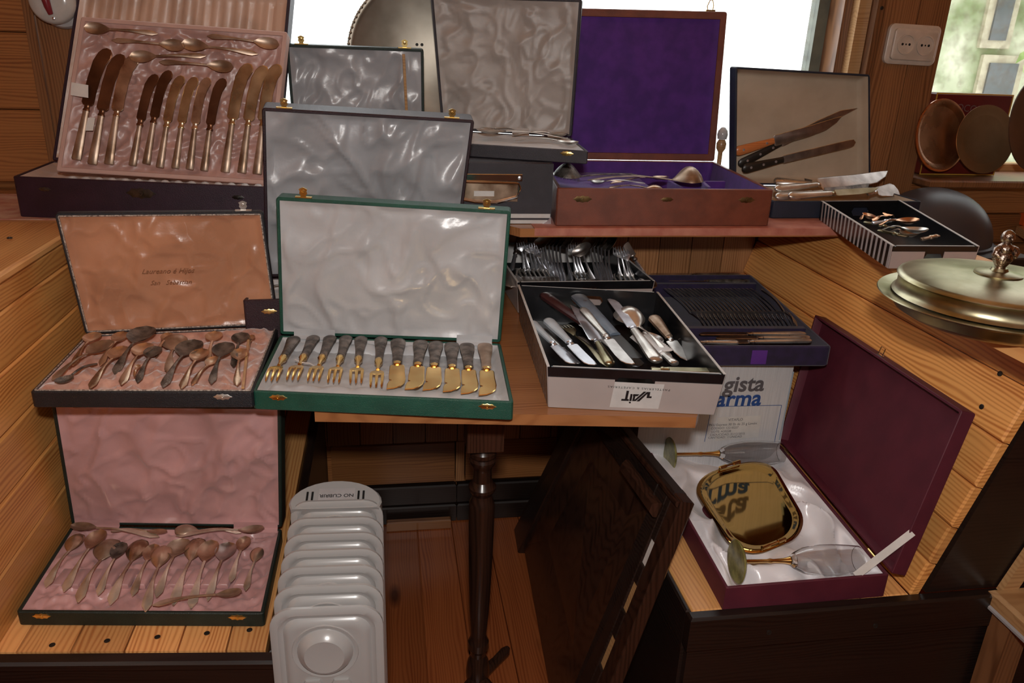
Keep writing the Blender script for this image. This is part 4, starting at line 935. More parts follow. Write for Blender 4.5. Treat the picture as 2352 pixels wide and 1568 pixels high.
for i in range(22):
    xt = 190+i*24.5; A = UQ.px(*kk(xt+250+i*.6, 490), -.018); B = UQ.px(*kk(xt, 266), -.012)
    d = un(B-A); fork('dinner_fork', 'silver fork on edge, %s in the row of the purple tray' % ORD[i], 'fork', B, A, UQ.n, M_silver if i < 16 else M_steel, 4, .0075, .011, .34, group='forks on edge in the purple tray', side=.95, thick=.002, lift=-.004)
A, B = UQ.px(*kk(985, 496), -.004), UQ.px(*kk(778, 280), .002); fork('dinner_fork', 'bright crooked fork at the right end of the purple tray row', 'fork', B, A, UQ.n, M_silver, 4, .006, .010, .34, side=.8)
cx = K(1450, 560, 2.608)
A, B = UQ.px(*kk(675, 196), -.016), UQ.px(*kk(110, 198), -.016); knife('carving_knife', 'ornate-handled carving knife in the back compartment of the purple tray', 'knife', A, B, UQ.n, M_blade, M_tarnw, 'straight', .52, .024, .010, .013, hstyle='carved')
A, B = UQ.px(*kk(720, 236), -.020), UQ.px(*kk(200, 226), -.020); knife('carving_knife', 'darker carving knife in front of the ornate one in the purple tray', 'knife', A, B, UQ.n, M_tarnw, M_oxid, 'straight', .5, .024, .009, .011)
for i, (e, t, lb) in enumerate((((1045, 552), (400, 550), 'rearmost table knife in the front compartment of the purple tray'), ((1070, 575), (500, 575), 'middle table knife in the front compartment of the purple tray'), ((1078, 592), (380, 605), 'foremost table knife in the front compartment of the purple tray'), ((640, 603), (250, 600), 'short knife at the left front of the purple tray'))):
    A, B = UQ.px(*kk(*e), -.012+.002*i), UQ.px(*kk(*t), -.014+.002*i); knife('table_knife', lb, 'knife', A, B, UQ.n, M_blade, M_silver, 'table', .5, .018, .0085, .010)

# ------------------------------------------------------------------ GIFT CASE
zf = .495
gq = Quad(pz(1668, 1350, zf), pz(2043, 1319, zf), pz(1785, 1011, zf), pz(1483, 1022, zf))
gc = thing('gift_case', 'burgundy gift case with white satin, gold tray and two flutes', 'case', gq.p(gq.W/2, gq.H/2, -.0448))
gs = shell('tray', gq, .0448, .005, .003, M_gift, gc, r=.003, ch=.001)
def gdisp(x, y):
    a = nz(x, y, 7, 51); q = nz(x*1.6+a*.12, y*.8, 11, 52); c = max(1-abs(nz(x*1.3+a*.08, y*.7+a*.05, 9, 54))*3.0, 0)
    side = smooth(max(1-min(x, gq.W-x)/.055, 0))
    v = .030*a+.020*q+.034*c*c+(.016+.014*q)*side-.010; lim = .012+.008*smooth(min(max(abs(x/gq.W-.5)-.22, 0)/.12, 1)); return lim-math.log(1+math.exp((lim-v)/.004))*.004
cloth('satin_bed', gq, .006, -.018, -.004, .02, gdisp, 90, 130, M_whiteb, gs)
hz_ = un(gq.b-gq.c); ln_ = np.cross(hz_, V3(.25, 0, 1))
TLg = pl(1872, 722, gq.c+V3(.004, 0, .001), ln_); TRg = pl(2210, 943, gq.c+V3(.004, 0, .001), ln_)
lq = Quad(gq.c+V3(.004, 0, .001), gq.b+V3(.004, 0, .001), TRg, TLg)
gl = shell('lid', lq, .026, .005, .003, M_gift, gc, r=.003, ch=.001)
cloth('lid_lining', lq, .0052, -.0195, -.019, .01, d_flat(.0006, 3), 30, 30, M_gift, gl)
for yv in (.12, .88):
    F = FR(gq.b*(1-yv)+gq.c*yv+V3(-.001, 0, .001), gq.c-gq.b, z=(0, 0, 1)); MB().tube([F(-.012, 0, 0), F(.012, 0, 0)], .0022, 8).mk('hinge', M_brass, gc)
F = FR(lq.p(lq.W*.50, lq.H, -.008), lq.b-lq.a, y=un(lq.d-lq.a)); MB().tube([F(-.007, 0, .001), F(-.007, .016, .001), F(.007, .016, .001), F(.007, 0, .001)], .0009, 6).box(F, -.008, .008, -.002, .002, -.003, .003).mk('latch', M_chrome, gl)
p0, p1 = gq.px(1965, 1322, -.004), lq.px(2096, 1222, -.004)
F = FR(p0, p1-p0, z=V3(-.6, -.6, .5)); o = MB().box(F, 0, np.linalg.norm(p1-p0), -.006, .006, -.0003, .0003).mk('white_ribbon', M_paper, gc)
# gold tray
cq = [gq.px(x, y, w) for x, y, w in ((1700, 1290, .004), (1868, 1222, .010), (1765, 1046, .006), (1578, 1098, .004))]
tq = Quad(*cq); R_ = min(tq.W, tq.H)*.36
gt_ = thing('gold_tray', 'mirror-polished gold square tray with rounded corners bedded in white satin', 'tray', tq.p(tq.W/2, tq.H/2, -.006))
def trr(ins, w): return tq.rr(ins, R_+ins*.6-ins*.35, w, 10)
M_mirror = noise_mat('polished_gold', (.75, .48, .14), (.80, .52, .17), 8, .045, 1)
MB().loft([trr(.012, -.008), trr(.002, -.001), trr(0, 0), trr(.001, .001), trr(.012, -.0005), trr(.018, -.004), trr(.022, -.0045)]).mk('plate', M_mirror, gt_, 60)
for s, fy in ((0, .45), (1, .50)):
    yv = .004 if s == 0 else tq.H-.004; F = FR(tq.p(tq.W*fy, yv, .003), tq.b-tq.a, z=tq.n)
    MB().tube([F(-.028, 0, -.001), F(-.026, 0, .004), F(.026, 0, .004), F(.028, 0, -.001)], .0022, 8).tube([F(.010, 0, .004), F(.027, 0, .004)], .0036, 10).tube([F(-.027, 0, .004), F(-.010, 0, .004)], .0036, 10).mk('handle', M_gold, gt_)
def flute(label, A, B, n):
    A, B = np.array(A), np.array(B); F0 = FR(A, np.cross(n, B-A), z=un(B-A)); L = np.linalg.norm(B-A)
    r = thing('champagne_flute', label, 'glass', A, 'flutes in the gift case')
    MB().lathe(F0, [(.034, .0), (.036, .0015), (.033, .0045), (.010, .006), (.004, .009)], 32).mk('foot', M_stone, r)
    MB().lathe(F0, [(.0035, .008), (.005, .012), (.0032, .018), (.003, .05*L/.2), (.0042, .055*L/.2), (.003, .06*L/.2), (.0045, .078*L/.2), (.007, .088*L/.2)], 16).mk('stem', M_gold, r)
    s = L/.2
    o_ = [(.006, .086*s), (.013, .094*s), (.021, .110*s), (.0255, .135*s), (.026, .155*s), (.0245, .18*s), (.0225, .2*s)]
    i_ = [(a-.0012, b+.0004) for a, b in o_[::-1][:-1]]+[(.0001, .095*s)]
    MB().lathe(F0, o_+i_, 32, cap1=False).mk('bowl', M_glass, r, 60)
    return r
flute('champagne flute with onyx foot lying at the near end of the gift case', gq.px(1690, 1289, .014), gq.px(1972, 1284, .006), gq.n)
flute('champagne flute with onyx foot lying at the far end of the gift case', gq.px(1537, 1043, .012), gq.px(1795, 1038, .004), gq.n)

# ------------------------------------------------------------------ THINGS ON THE WINDOW SHELF
# canteen on the left
zc = 1.02
FLc = pz(28, 405, zc); FRc = FLc+un(pz(600, 429, zc)-FLc)*.50; BLc = pz(128, 366, zc); BLc = FLc+(BLc-FLc)*.9; BRc = BLc+(FRc-FLc)*.98
_, CQ, CL, ct = case('cutlery_canteen', 'large plum canteen at the left end of the shelf with pleated peach lid', 'case', [FLc, FRc, BRc, BLc], .079, M_plum, M_peachpleat, depth=.016,
    disp=lambda x, y: .006*abs(math.sin(x*90))+.003*nz(x, y, 30, 2), lid=((180, -38), (668, -14), 80, 0), lid_disp=d_pleat(.006, 22, 3), clasps=(), plates=((.50, 1.9), (.12, .8), (.88, .8)), cmat=noise_mat('old_grey_plate', (.08, .08, .075), (.18, .17, .16), 60, .4, 1), ld=.03, lidcut=.012, t=.007)
for i in range(15):
    x = .11+i*.026; c = CQ.p(x, .020, -.006); F = FR(c, CQ.b-CQ.a, z=CQ.n)
    MB().loft([[F(.010*math.cos(a)*s, .010*math.sin(a)*s, h) for a in [k*PI/5 for k in range(10)]] for s, h in ((1, -.004), (.9, .003), (.5, .007), (.1, .008))]).mk('satin_puff', M_white, ct, 60)
# pink insert tray leaning in it
BLp = py(128, 393, 1.68); BRp = py(622, 424, 1.645)
Dl = .335; ln_ = np.cross(un(BRp-BLp), V3(0, .36, 1)); TLp = pl(186, 38, BLp, ln_); TRp = pl(660, 73, BRp, ln_)
LQ = Quad(BLp, BRp, TRp, TLp); print('LEAN', LQ.W, LQ.H, BLp, TLp, TRp)
lt = thing('insert_tray', 'dusty pink insert tray of knives and spoons leaning up in the canteen', 'tray', BLp*.5+BRp*.5)
sh_ = shell('tray', LQ, .030, .009, .003, noise_mat('pale_pink_paper', (.50, .31, .26), (.56, .36, .31), 15, .6), lt, r=.004)
cloth('ruched_lining', LQ, .0092, -.014, -.002, .014, d_ruche(.010, 61, 30), 110, 80, M_rose, sh_)
kk = K(0, 0, 3.016)
KN = [((530, 1108), (690, 322)), ((640, 1140), (785, 362)), ((755, 1140), (875, 370)), ((920, 1150), (1035, 505)), ((1015, 1138), (1128, 478)), ((1108, 1162), (1215, 515)), ((1215, 1168), (1308, 525)), ((1315, 1175), (1396, 530)), ((1415, 1186), (1503, 535)), ((1560, 1195), (1668, 430)), ((1675, 1200), (1775, 445)), ((1782, 1208), (1868, 436))]
KM = [M_kdark, M_kdark, M_tarnw, M_kdark, M_kdark, M_kbrass, M_kbrass, M_tarnw, M_kdark, M_kbrass, M_kbrass, M_kbrass]
for i, (e, t) in enumerate(KN):
    A, B = LQ.px(*kk(*e), .000), LQ.px(*kk(*t), .002); big = i in (0, 1, 2, 9, 10, 11)
    lb = 'brown-toned dinner knife, %s in the pink leaning tray' % ORD[i] if big else 'brown-toned dessert knife, %s in the pink leaning tray' % ORD[i]
    L = np.linalg.norm(B-A)
    knife('dinner_knife' if big else 'dessert_knife', lb, 'knife', A, B, LQ.n, KM[i], M_tarn, 'bow', .43, L*(.105 if big else .098), L*.040, .009, hstyle='square', flip=True, lift=-.003)
SP = [((1095, 235), (588, 195), 'large spoon in the top left corner of the pink leaning tray'), ((775, 280), (1288, 325), 'spoon with handle to the left, below the top left spoon of the pink leaning tray'), ((1788, 375), (1262, 305), 'spoon with bowl in the top centre of the pink leaning tray'), ((1435, 250), (1938, 315), 'spoon in the top right corner of the pink leaning tray'), ((1428, 388), (902, 398), 'spoon with wide bowl just above the first dessert knives of the pink leaning tray'), ((1102, 430), (1622, 470), 'lowest spoon of the pink leaning tray, pointing right')]
for i, (e, t, lb) in enumerate(SP):
    A, B = LQ.px(*kk(*e), .001), LQ.px(*kk(*t), .004); L = np.linalg.norm(B-A); spoon('table_spoon', lb, 'spoon', A, B, LQ.n, M_tarn, .36, L*.165, hw=L*.04, lift=-.002)
for c, lb in ((((495, 570), (612, 590), (612, 678), (490, 660)), 'paper label stuck over the leftmost knife of the pink leaning tray'), (((610, 815), (660, 815), (645, 905), (592, 905)), 'paper tag between the first two knives of the pink leaning tray')):
    P = [LQ.px(*kk(*q_), .009) for q_ in c]; o = MB().loft([[p_ for p_ in P], [p_+LQ.n*.0006 for p_ in P]]).mk('paper_label', M_paper, smooth=0); tag(o, lb, 'label')

# small case with grey lining and a stick
zs_ = .982
_, SQ, SL, s_t = case('cutlery_case', 'small dark case with creased grey satin lid between canteen and round tray', 'case', [V3(-.196, 1.64, zs_), V3(.085, 1.64, zs_), V3(.090, 1.85, zs_), V3(-.202, 1.86, zs_)], .041, M_dkgreen, M_white, depth=.012,
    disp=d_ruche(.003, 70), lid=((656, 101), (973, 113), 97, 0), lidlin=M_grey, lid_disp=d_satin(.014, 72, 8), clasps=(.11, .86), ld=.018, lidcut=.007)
A, B = SL.px(936, 300, .004), SL.px(927, 124, .004); o = MB().box(FR(A, B-A, z=SL.n), 0, np.linalg.norm(B-A), -.003, .003, 0, .004, .001).mk('wooden_stick', M_tan); tag(o, 'thin wooden stick standing against the grey lid of the small case', 'stick')

# suitcase
sx0, sx1, sY = .100, .342, 1.605
su = thing('record_case', 'slate grey box case with chrome handle under the brown-grey cutlery case', 'case', ((sx0+sx1)/2, 1.76, .941))
MB().box(W0, sx0, sx1, sY, 2.03, .941, 1.068, .003).mk('case_body', M_slate, su)
SF = FR((0, sY, 0), (1, 0, 0), (0, 0, 1))
def sp(x, y): p = py(x, y, sY); return p[0], p[2]
def srect(m, x0, y0, x1, y1, w0, w1, ch=.0008):
    a, b = sp(x0, y1), sp(x1, y0); return m.box(FR((0, sY, 0), (1, 0, 0), (0, 0, 1)), a[0], b[0], a[1], b[1], w0, w1, ch)
srect(MB(), 1060, 400, 1200, 415, .0, .003).mk('handle_plate', M_chrome, su)
srect(MB(), 1060, 420, 1190, 462, .0, .0015).mk('label_holder', M_tarnw, su); srect(MB(), 1088, 438, 1135, 450, .0016, .002).mk('paper_scrap', M_paper, su)
hp = [sp(x, y) for x, y in ((1060, 416), (1190, 420), (1194, 430), (1186, 452), (1140, 464), (1090, 462), (1060, 456))]
MB().tube([SF(a, b, .006) for a, b in hp], .0028, 8).mk('handle', M_chrome, su)
a = sp(1193, 408); MB().lathe(FR(SF(a[0], a[1], .003), (1, 0, 0), (0, 0, 1)), [(.004, 0), (.0035, .002), (.0001, .003)], 12).mk('rivet', M_steel, su)
for y0, y1 in ((491, 500), (505, 513), (519, 524)): srect(MB(), 1060, y0, 1264, y1, .0001, .0006, .0001).mk('white_band', M_cartl, su)
c_ = [sp(x, y) for x, y in ((1265, 498), (1265, 526), (1208, 526), (1212, 519), (1225, 515), (1240, 517), (1255, 508))]
MB().prism(SF, c_, .0006, .003).mk('corner_fitting', M_steel, su); a = sp(1222, 520); MB().lathe(FR(SF(a[0], a[1], .003), (1, 0, 0), (0, 0, 1)), [(.004, 0), (.0035, .002), (.0001, .003)], 12).mk('rivet', M_steel, su)

# brown-grey case on top
zq = 1.0955
FRq = pz(1352, 347, zq); dq_ = un(FRq-pz(1092, 331, zq)); FLq = FRq-dq_*.315; BRq = pz(1309, 313, zq); BRq = FRq+un(BRq-FRq)*.235; BLq = BRq-dq_*.31
_, QQ, QL, qt = case('cutlery_case', 'slate case with worn brown-grey satin lid on top of the chrome-handled case', 'case', [FLq, FRq, BRq, BLq], .0265, M_slate, M_white, depth=.010,
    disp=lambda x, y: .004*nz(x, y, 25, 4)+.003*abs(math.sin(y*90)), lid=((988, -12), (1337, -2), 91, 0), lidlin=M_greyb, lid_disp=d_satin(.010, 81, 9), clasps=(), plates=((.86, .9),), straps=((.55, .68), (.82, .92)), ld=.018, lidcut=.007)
kk = K(1080, 270, 5.806)
for i, (e, t, dn, lb) in enumerate((((520, 155), (1010, 190), 0, 'rearmost spoon handle in the slate case'), ((1300, 300), (80, 220), 1, 'long spoon with bowl to the left in the slate case'), ((560, 255), (1305, 270), 0, 'spoon with shining bowl at the back right of the slate case'), ((600, 330), (1435, 400), 0, 'spoon with shining bowl at the front right of the slate case'), ((700, 215), (150, 205), 0, 'second spoon from the back in the slate case'))):
    A, B = QQ.px(*kk(*e), .0), QQ.px(*kk(*t), .004); spoon('table_spoon', lb, 'spoon', A, B, QQ.n, M_silver, .33, .036, hw=.007, lift=.001)

# red-brown case
zr = 1.02
FLr, FRr, BRr = pz(1280, 432, zr), pz(1778, 436, zr), pz(1641, 371, zr); BLr = BRr-(FRr-FLr)*.985
_, RQ, RL, rt = case('cutlery_case', 'red-brown leather case with purple lining, ladle and spoons', 'case', [FLr, FRr, BRr, BLr], .0785, M_redbox, M_purple, depth=.070,
    disp=lambda x, y: 0, lid=((1300, 18), (1671, 27), 89, 0), lt=.018, lid_disp=d_flat(.0012, 4), clasps=(), plates=((.115, 1.3), (.50, .9), (.875, 1.2)), cmat=noise_mat('dull_brass', (.14, .09, .04), (.30, .20, .09), 60, .45, 1), ld=.026, lidcut=.005, t=.009, ewid=.004)
F = FR(RL.p(RL.W*.90, RL.H, -.01), RL.c-RL.d, y=un(RL.d-RL.a)); MB().tube([F(-.006, 0, 0), F(-.009, .012, 0), F(-.003, .026, 0), F(.004, .026, 0), F(.007, .014, 0), F(.006, 0, 0)], .0013, 6).box(F, -.012, .012, -.001, .004, -.003, .003).mk('clasp', M_brass, case.lid)
def rdiv(x0, y0, x1, y1):
    a, b = RQ.px(x0, y0, -.012), RQ.px(x1, y1, -.012); F = FR(a, b-a, z=RQ.n); MB().box(F, 0, np.linalg.norm(b-a), -.004, .004, -.055, 0, .001).mk('divider', M_purple, rt)
rdiv(1537, 414, 1568, 431); rdiv(1545, 416, 1665, 416); rdiv(1612, 414, 1630, 430)
MB().loft([[RQ.p(x, y, w) for x, y in ((.01, .01), (RQ.W*.52, .01), (RQ.W*.52, RQ.H-.01), (.01, RQ.H-.01))] for w in (-.045, -.030)]).mk('spoon_rest', M_purple, rt)
kk = K(1270, 360, 6.03)
for e, t, bl_, bw_, dn, mm, lb in (((480, 305), (2080, 300), .27, .088, True, M_tarn, 'big ladle with domed bowl at the right of the red-brown case'), ((1560, 300), (20, 235), .24, .082, True, M_oxid, 'dark ladle bowl at the left end of the red-brown case'), ((800, 350), (1580, 285), .3, .03, False, M_tarnw, 'spoon lying below the ladle handle in the red-brown case'), ((1280, 350), (520, 360), .3, .034, False, M_silver, 'bright spoon tip in front of the ladle handle in the red-brown case'), ((780, 410), (1500, 412), .3, .03, True, M_tarnw, 'spoon along the front wall of the red-brown case')):
    A, B = RQ.px(*kk(*e), -.004), RQ.px(*kk(*t), -.012 if bw_ < .05 else .006); spoon('ladle' if bw_ > .05 else 'serving_spoon', lb, 'ladle' if bw_ > .05 else 'spoon', A, B, RQ.n, mm, bl_, bw_, down=dn, lift=-.006, hw=.009)
for i in range(7):
    A = RQ.px(1281+i*8, 413+i*1.2, -.010); B = A+V3(.0, .09, -.004); fork('dessert_fork', '%s of the fork tips under the left ladle of the red-brown case' % ORD[i], 'fork', B, A, RQ.n, M_silver, 3, .005, .003, .35, group='forks under the left ladle of the red-brown case')

# blue case with carving knives
zb_ = .981
BQ0 = [pz(1777, 462, zb_), pz(2118, 462, zb_), V3(1.235, 1.865, zb_), V3(.862, 1.865, zb_)]
_, BQ, BL_, bt = case('cutlery_case', 'worn navy case with cream paper lining, full of carving knives', 'case', BQ0, .039, M_navy, M_cream, depth=.030, disp=d_flat(), lid=((1690, 153), (1999, 171), 89, 0), lid_disp=d_flat(.001, 6), ld=.036, lidcut=.030, t=.005, ewid=.004)
def lidk(e, t, w, lb, **k): knife(k.pop('nm', 'carving_knife'), lb, 'knife', BL_.px(*e, w), BL_.px(*t, w), BL_.n, **k)
lidk((1686, 348), (1932, 278), -.014, 'orange wooden-handled knife leaning in the lid of the navy case', bmat=M_blade, hmat=M_woodh, blade='carve', split=.36, bw=.026, hw=.012, ht=.012, rivets=2, flip=False)
lidk((1694, 378), (1966, 240), -.022, 'long thin knife with dark handle behind the orange-handled knife', bmat=M_blade, hmat=M_hblack, blade='point', split=.36, bw=.020, hw=.011, ht=.010, rivets=3, flip=True)
lidk((1702, 388), (1963, 326), -.010, 'square-ended knife with black riveted handle low in the lid of the navy case', bmat=M_blade, hmat=M_hblack, blade='straight', split=.36, bw=.020, hw=.012, ht=.012, rivets=3)
def trk(e, t, w0, w1, lb, **k): knife(k.pop('nm', 'carving_knife'), lb, 'knife', BQ.px(*e, w0), BQ.px(*t, w1), BQ.n, tilt=-.75, **k)
TC = 'in the tray of the navy case'
trk((1754, 402), (1862, 424), .0, .004, 'dark pointed-handled knife at the back left '+TC, bmat=M_oxid, hmat=M_hblack, blade='straight', split=.5, bw=.02)
trk((1822, 400), (2005, 424), .004, .000, 'tan wooden-handled knife lying at the back '+TC, bmat=M_tarnw, hmat=M_tan, blade='straight', split=.66, bw=.018, hw=.014, ht=.016, rivets=2)
trk((1776, 420), (1930, 434), .006, .006, 'silver-handled knife behind the big carving knife '+TC, bmat=M_blade, hmat=M_silver, blade='table', split=.55, bw=.018, hw=.010, ht=.012)
trk((1779, 441), (2047, 411), .016, .026, 'big carving knife with spotted blade lying on top '+TC, bmat=M_blade, hmat=M_silver, blade='carve', split=.33, bw=.036, hw=.010, ht=.014)
trk((1781, 458), (2002, 436), .004, .010, 'silver-handled knife with dark oval blade '+TC, bmat=M_oxid, hmat=M_silver, blade='carve', split=.46, bw=.024, hw=.010, ht=.012)
trk((1811, 456), (2022, 442), .010, .012, 'foremost knife with ball-ended silver handle '+TC, bmat=M_brassold, hmat=M_silver, blade='point', split=.44, bw=.018, hw=.010, ht=.012)
trk((1990, 447), (2062, 440), .0, .002, 'flat round-ended server at the right '+TC, bmat=M_blade, hmat=M_blade, blade='paddle', split=.2, bw=.034, nm='cake_server')

# round tray leaning on the window
ctr = py(977, 128, 2.0); rr_ = .184; ctr[2] = 1.0695+rr_
F = FR(ctr, (1, 0, 0), (0, .10, 1)); rt2 = thing('round_tray', 'large round tarnished tray with beaded rim standing in front of the window', 'tray', (ctr[0], 2.0, 1.0695))
M_traym = noise_mat('dull_spotted_silver', (.24, .21, .17), (.42, .38, .32), 9, .42, 1, rr=(.35, .55))
MB().lathe(F, [(rr_-.012, -.012), (rr_, -.003), (rr_, 0), (rr_-.004, .002), (rr_-.012, 0), (rr_-.018, -.006), (.0001, -.007)], 72, cap1=False).mk('plate', M_traym, rt2, 50)
m = MB()
for k in range(90):
    a = 2*PI*k/90; m.lathe(FR(F((rr_-.003)*math.cos(a), (rr_-.003)*math.sin(a), .001), F.x, F.y), [(.0045, -.001), (.0032, .003), (.0005, .0042)], 6)
m.mk('beaded_rim', M_traym, rt2, 50)
for dx in (-.0195, -.0075): 
    c = F(dx*1.0+.0, .03, -.0068); MB().lathe(FR(c, F.x, F.y), [(.0038, 0), (.0001, .0004)], 10).mk('drilled_hole', M_slot, rt2)

# striped carton, dome, dish on the right
zt = .983
top = [pz(2051, 565, zt), pz(2248, 566, zt), pz(2066, 460, zt), pz(1887, 462, zt)]
k3, k3s = carton('cardboard_tray', 'black and grey striped cardboard tray of small spoons on the right ledge', top, .0415, .004, ('left', 'right'), lowf=.010)
kk = K(1960, 480, 10.69)
for kind, e, t, z0, z1, mm, lb in (('s', (620, 430), (1612, 370), .975, .985, M_copper, 'coppery spoon on top in the striped tray'), ('s', (700, 540), (1832, 640), .972, .980, M_silver, 'shiny spoon in front of the coppery one in the striped tray'), ('k', (450, 385), (1075, 285), .975, .985, M_steel, 'bright flat handle at the back of the striped tray'),
     ('s', (160, 300), (450, 250), .972, .976, M_copper, 'brown spoon end at the back left of the striped tray'), ('f', (470, 340), (905, 215), .974, .982, M_copper, 'coppery fork behind the bright handle in the striped tray'), ('k', (260, 355), (1010, 500), .972, .972, M_brassold, 'long yellowed handle along the left wall of the striped tray'),
     ('k', (600, 560), (1335, 715), .968, .968, M_brassold, 'second yellowed handle nearer the front of the striped tray'), ('k', (1650, 785), (2095, 680), .965, .975, M_tarnw, 'thin brown handle sticking out at the right of the striped tray'), ('s', (900, 600), (1520, 745), .962, .965, M_tarn, 'dark spoon at the bottom of the striped tray')):
    A, B = tp_(*e, z0), tp_(*t, z1)
    if kind == 's': spoon('small_spoon', lb, 'spoon', A, B, V3(0, 0, 1), mm, .60, .040, hw=.006)
    elif kind == 'f': fork('small_fork', lb, 'fork', A, B, V3(0, 0, 1), mm, 3, .008, .013)
    else: knife('small_knife', lb, 'knife', A, B, V3(0, 0, 1), mm, mm, 'straight', .5, .014, .0075, .006)
dc = V3(1.372, 1.785, .861); F = FR(dc, (1, 0, 0), (0, 1, 0)); R0 = .142
do = MB().lathe(F, [(R0+.008, 0), (R0+.008, .004), (R0, .006)]+[(R0*math.cos(math.radians(a)), .006+.125*math.sin(math.radians(a))) for a in range(8, 89, 8)]+[(.001, .131)], 48).mk('cake_dome', M_dome, smooth=70); tag(do, 'smoky translucent plastic dome behind the striped tray', 'dome')
# covered dish
zd = .974; dcn = pz(2290, 640, zd+.032); F = FR((dcn[0], dcn[1], 0), (1, 0, 0), (0, 1, 0)); print('dish', dcn)
di = thing('covered_dish', 'round covered silver dish with figure knob on the right bench top', 'dish', (dcn[0], dcn[1], .9405))
r1 = .153
MB().lathe(F, [(.098, .9405), (.108, .943), (.126, .953), (.134, .966), (r1-.004, zd-.001), (r1, zd), (r1-.001, zd+.0015), (.132, zd-.001), (.120, zd-.010), (.09, zd-.028), (.0001, zd-.032)], 64, cap1=False).mk('dish_base', M_brassold, di, 50)
rl = .131
MB().lathe(F, [(rl-.004, zd-.002), (rl+.002, zd+.001), (rl-.001, zd+.004), (rl-.004, zd+.007), (rl-.004, zd+.022), (rl-.001, zd+.025), (rl-.003, zd+.028), (rl-.010, zd+.030), (.085, zd+.036), (.03, zd+.039), (.0001, zd+.040)], 64, cap1=False).mk('dish_lid', M_brassold, di, 50)
zk_ = zd+.0385
kb = MB().lathe(F, [(.031, zk_), (.0315, zk_+.002), (.028, zk_+.0035), (.012, zk_+.006), (.010, zk_+.010)], 32).mk('knob_plate', M_brassold, di, 50)
m = MB(); G0 = FR((dcn[0], dcn[1], zk_+.008), (1, 0, 0), (0, 1, 0)); G_ = lambda a, b, c: G0(a*.8, b*.8, c*.8)
m.lathe(G_, [(.010, 0), (.0085, .004), (.012, .010), (.0165, .018), (.0155, .026), (.012, .031), (.0145, .036), (.0125, .042), (.008, .046), (.006, .048), (.0095, .050), (.0115, .055), (.0112, .061), (.009, .066), (.004, .070), (.0005, .071)], 20)
for s in (-1, 1): m.tube([G_(s*.011, 0, .038), G_(s*.018, -.003, .035), G_(s*.0205, -.004, .029), G_(s*.014, -.010, .024)], [.005, .0055, .0055, .0035], 8)
m.tube([G_(0, -.010, .0565), G_(0, -.0135, .054)], [.003, .002], 6)
m.mk('figure_knob', noise_mat('dark_silver_figure', (.20, .14, .11), (.50, .40, .34), 120, .25, 1, bump=.6, bscale=300), di, 60)

# ------------------------------------------------------------------ WALL ITEMS, LEDGE ITEMS
c = py(2091, 103, 1.93); F = FR((c[0], 1.93, c[2]), (1, 0, -.02), (0, 0, 1))
so = thing('double_socket', 'cream double wall socket on the post beside the right-hand window', 'socket', (c[0], 1.93, c[2]-.05))
def rrp(w2, h2, r, z): 
    o = []
    for cx, cy, a0 in ((w2-r, -h2+r, -90), (w2-r, h2-r, 0), (-w2+r, h2-r, 90), (-w2+r, -h2+r, 180)):
        for k in range(6): a = math.radians(a0+18*k); o.append(F(cx+r*math.cos(a), cy+r*math.sin(a), z))
    return o
MB().loft([rrp(.070, .047, .014, 0), rrp(.070, .047, .014, .009), rrp(.067, .044, .012, .011), rrp(.062, .039, .010, .0115)]).mk('back_plate', M_socket, so)
MB().loft([rrp(.059, .036, .008, .0112), rrp(.059, .036, .008, .019), rrp(.056, .033, .007, .021)]).mk('cover', M_socket, so)
for s in (-1, 1):
    H_s = FR(F(s*.0265, 0, .021), F.x, F.y); w_ = MB().lathe(H_s, [(.0240, -.001), (.0240, .0030), (.0225, .0034), (.0210, .0032), (.0205, .0004), (.0001, .0004)], 28).mk('socket_well', M_socket, so)
    for dx in (-.0095, 0, .0095): MB().lathe(FR(H_s(dx, 0, .0006), F.x, F.y), [(.0032 if dx else .0022, 0), (.0001, .0003)], 10).mk('pin_hole', M_slot, w_)
c = py(131, 3, 1.93); F = FR((c[0], 1.93, c[2]), (1, 0, 0), (0, 0, 1))
pq = thing('wall_switch', 'round white porcelain wall fitting with dark red lever at the top left', 'switch', (c[0], 1.93, c[2]-.045))
MB().lathe(FR(F(.012, -.004, 0), F.x, F.y), [(.050, 0), (.050, .010), (.046, .016), (.03, .018)], 36).mk('base', M_whitewall, pq)
MB().lathe(F, [(.046, .016), (.046, .030), (.040, .040), (.024, .044), (.0001, .045)], 36, cap1=False).mk('cover', M_sconce, pq, 50)
MB().tube([F(-.004, .045, .044), F(-.006, .012, .050), F(-.002, -.012, .050), F(0, -.026, .046)], [.006, .009, .007, .005], 10).mk('lever', M_redp, pq, 60)
MB().lathe(FR(F(.003, -.034, .041), F.x, F.y), [(.0035, 0), (.003, .003), (.0003, .004)], 10).mk('screw_head', M_steel, pq)
# tin, plates
zl = .999
a, b = py(2133, 300, 1.955)[0], py(2308, 300, 1.955)[0]
hz = py(2200, 214, 1.955)[2]
tn_ = thing('chocolate_tin', 'dark red rectangular tin standing behind the copper plates on the ledge', 'tin', ((a+b)/2, 1.965, zl))
MB().box(W0, a, b, 1.955, 1.99, zl, hz, .004).mk('tin_body', M_tin, tn_)
TF = FR((a, 1.955, zl), (1, 0, 0), (0, 0, 1)); Wt, Ht = b-a, hz-zl
for x0, x1, y0, y1 in ((0, Wt, 0, .003), (0, Wt, Ht-.003, Ht), (0, .003, .003, Ht-.003), (Wt-.003, Wt, .003, Ht-.003)): MB().box(TF, x0, x1, y0, y1, .0002, .0015).mk('edge_band', M_tinedge, tn_)
c = py(2228, 250, 1.955); text('CHOCOLATE', FR((c[0], 1.9545, c[2]), (1, 0, -.06), (0, 0, 1)), .026, noise_mat('grey_print', (.16, .10, .10), (.18, .12, .12), 10, .5), tn_, lift=.0006)
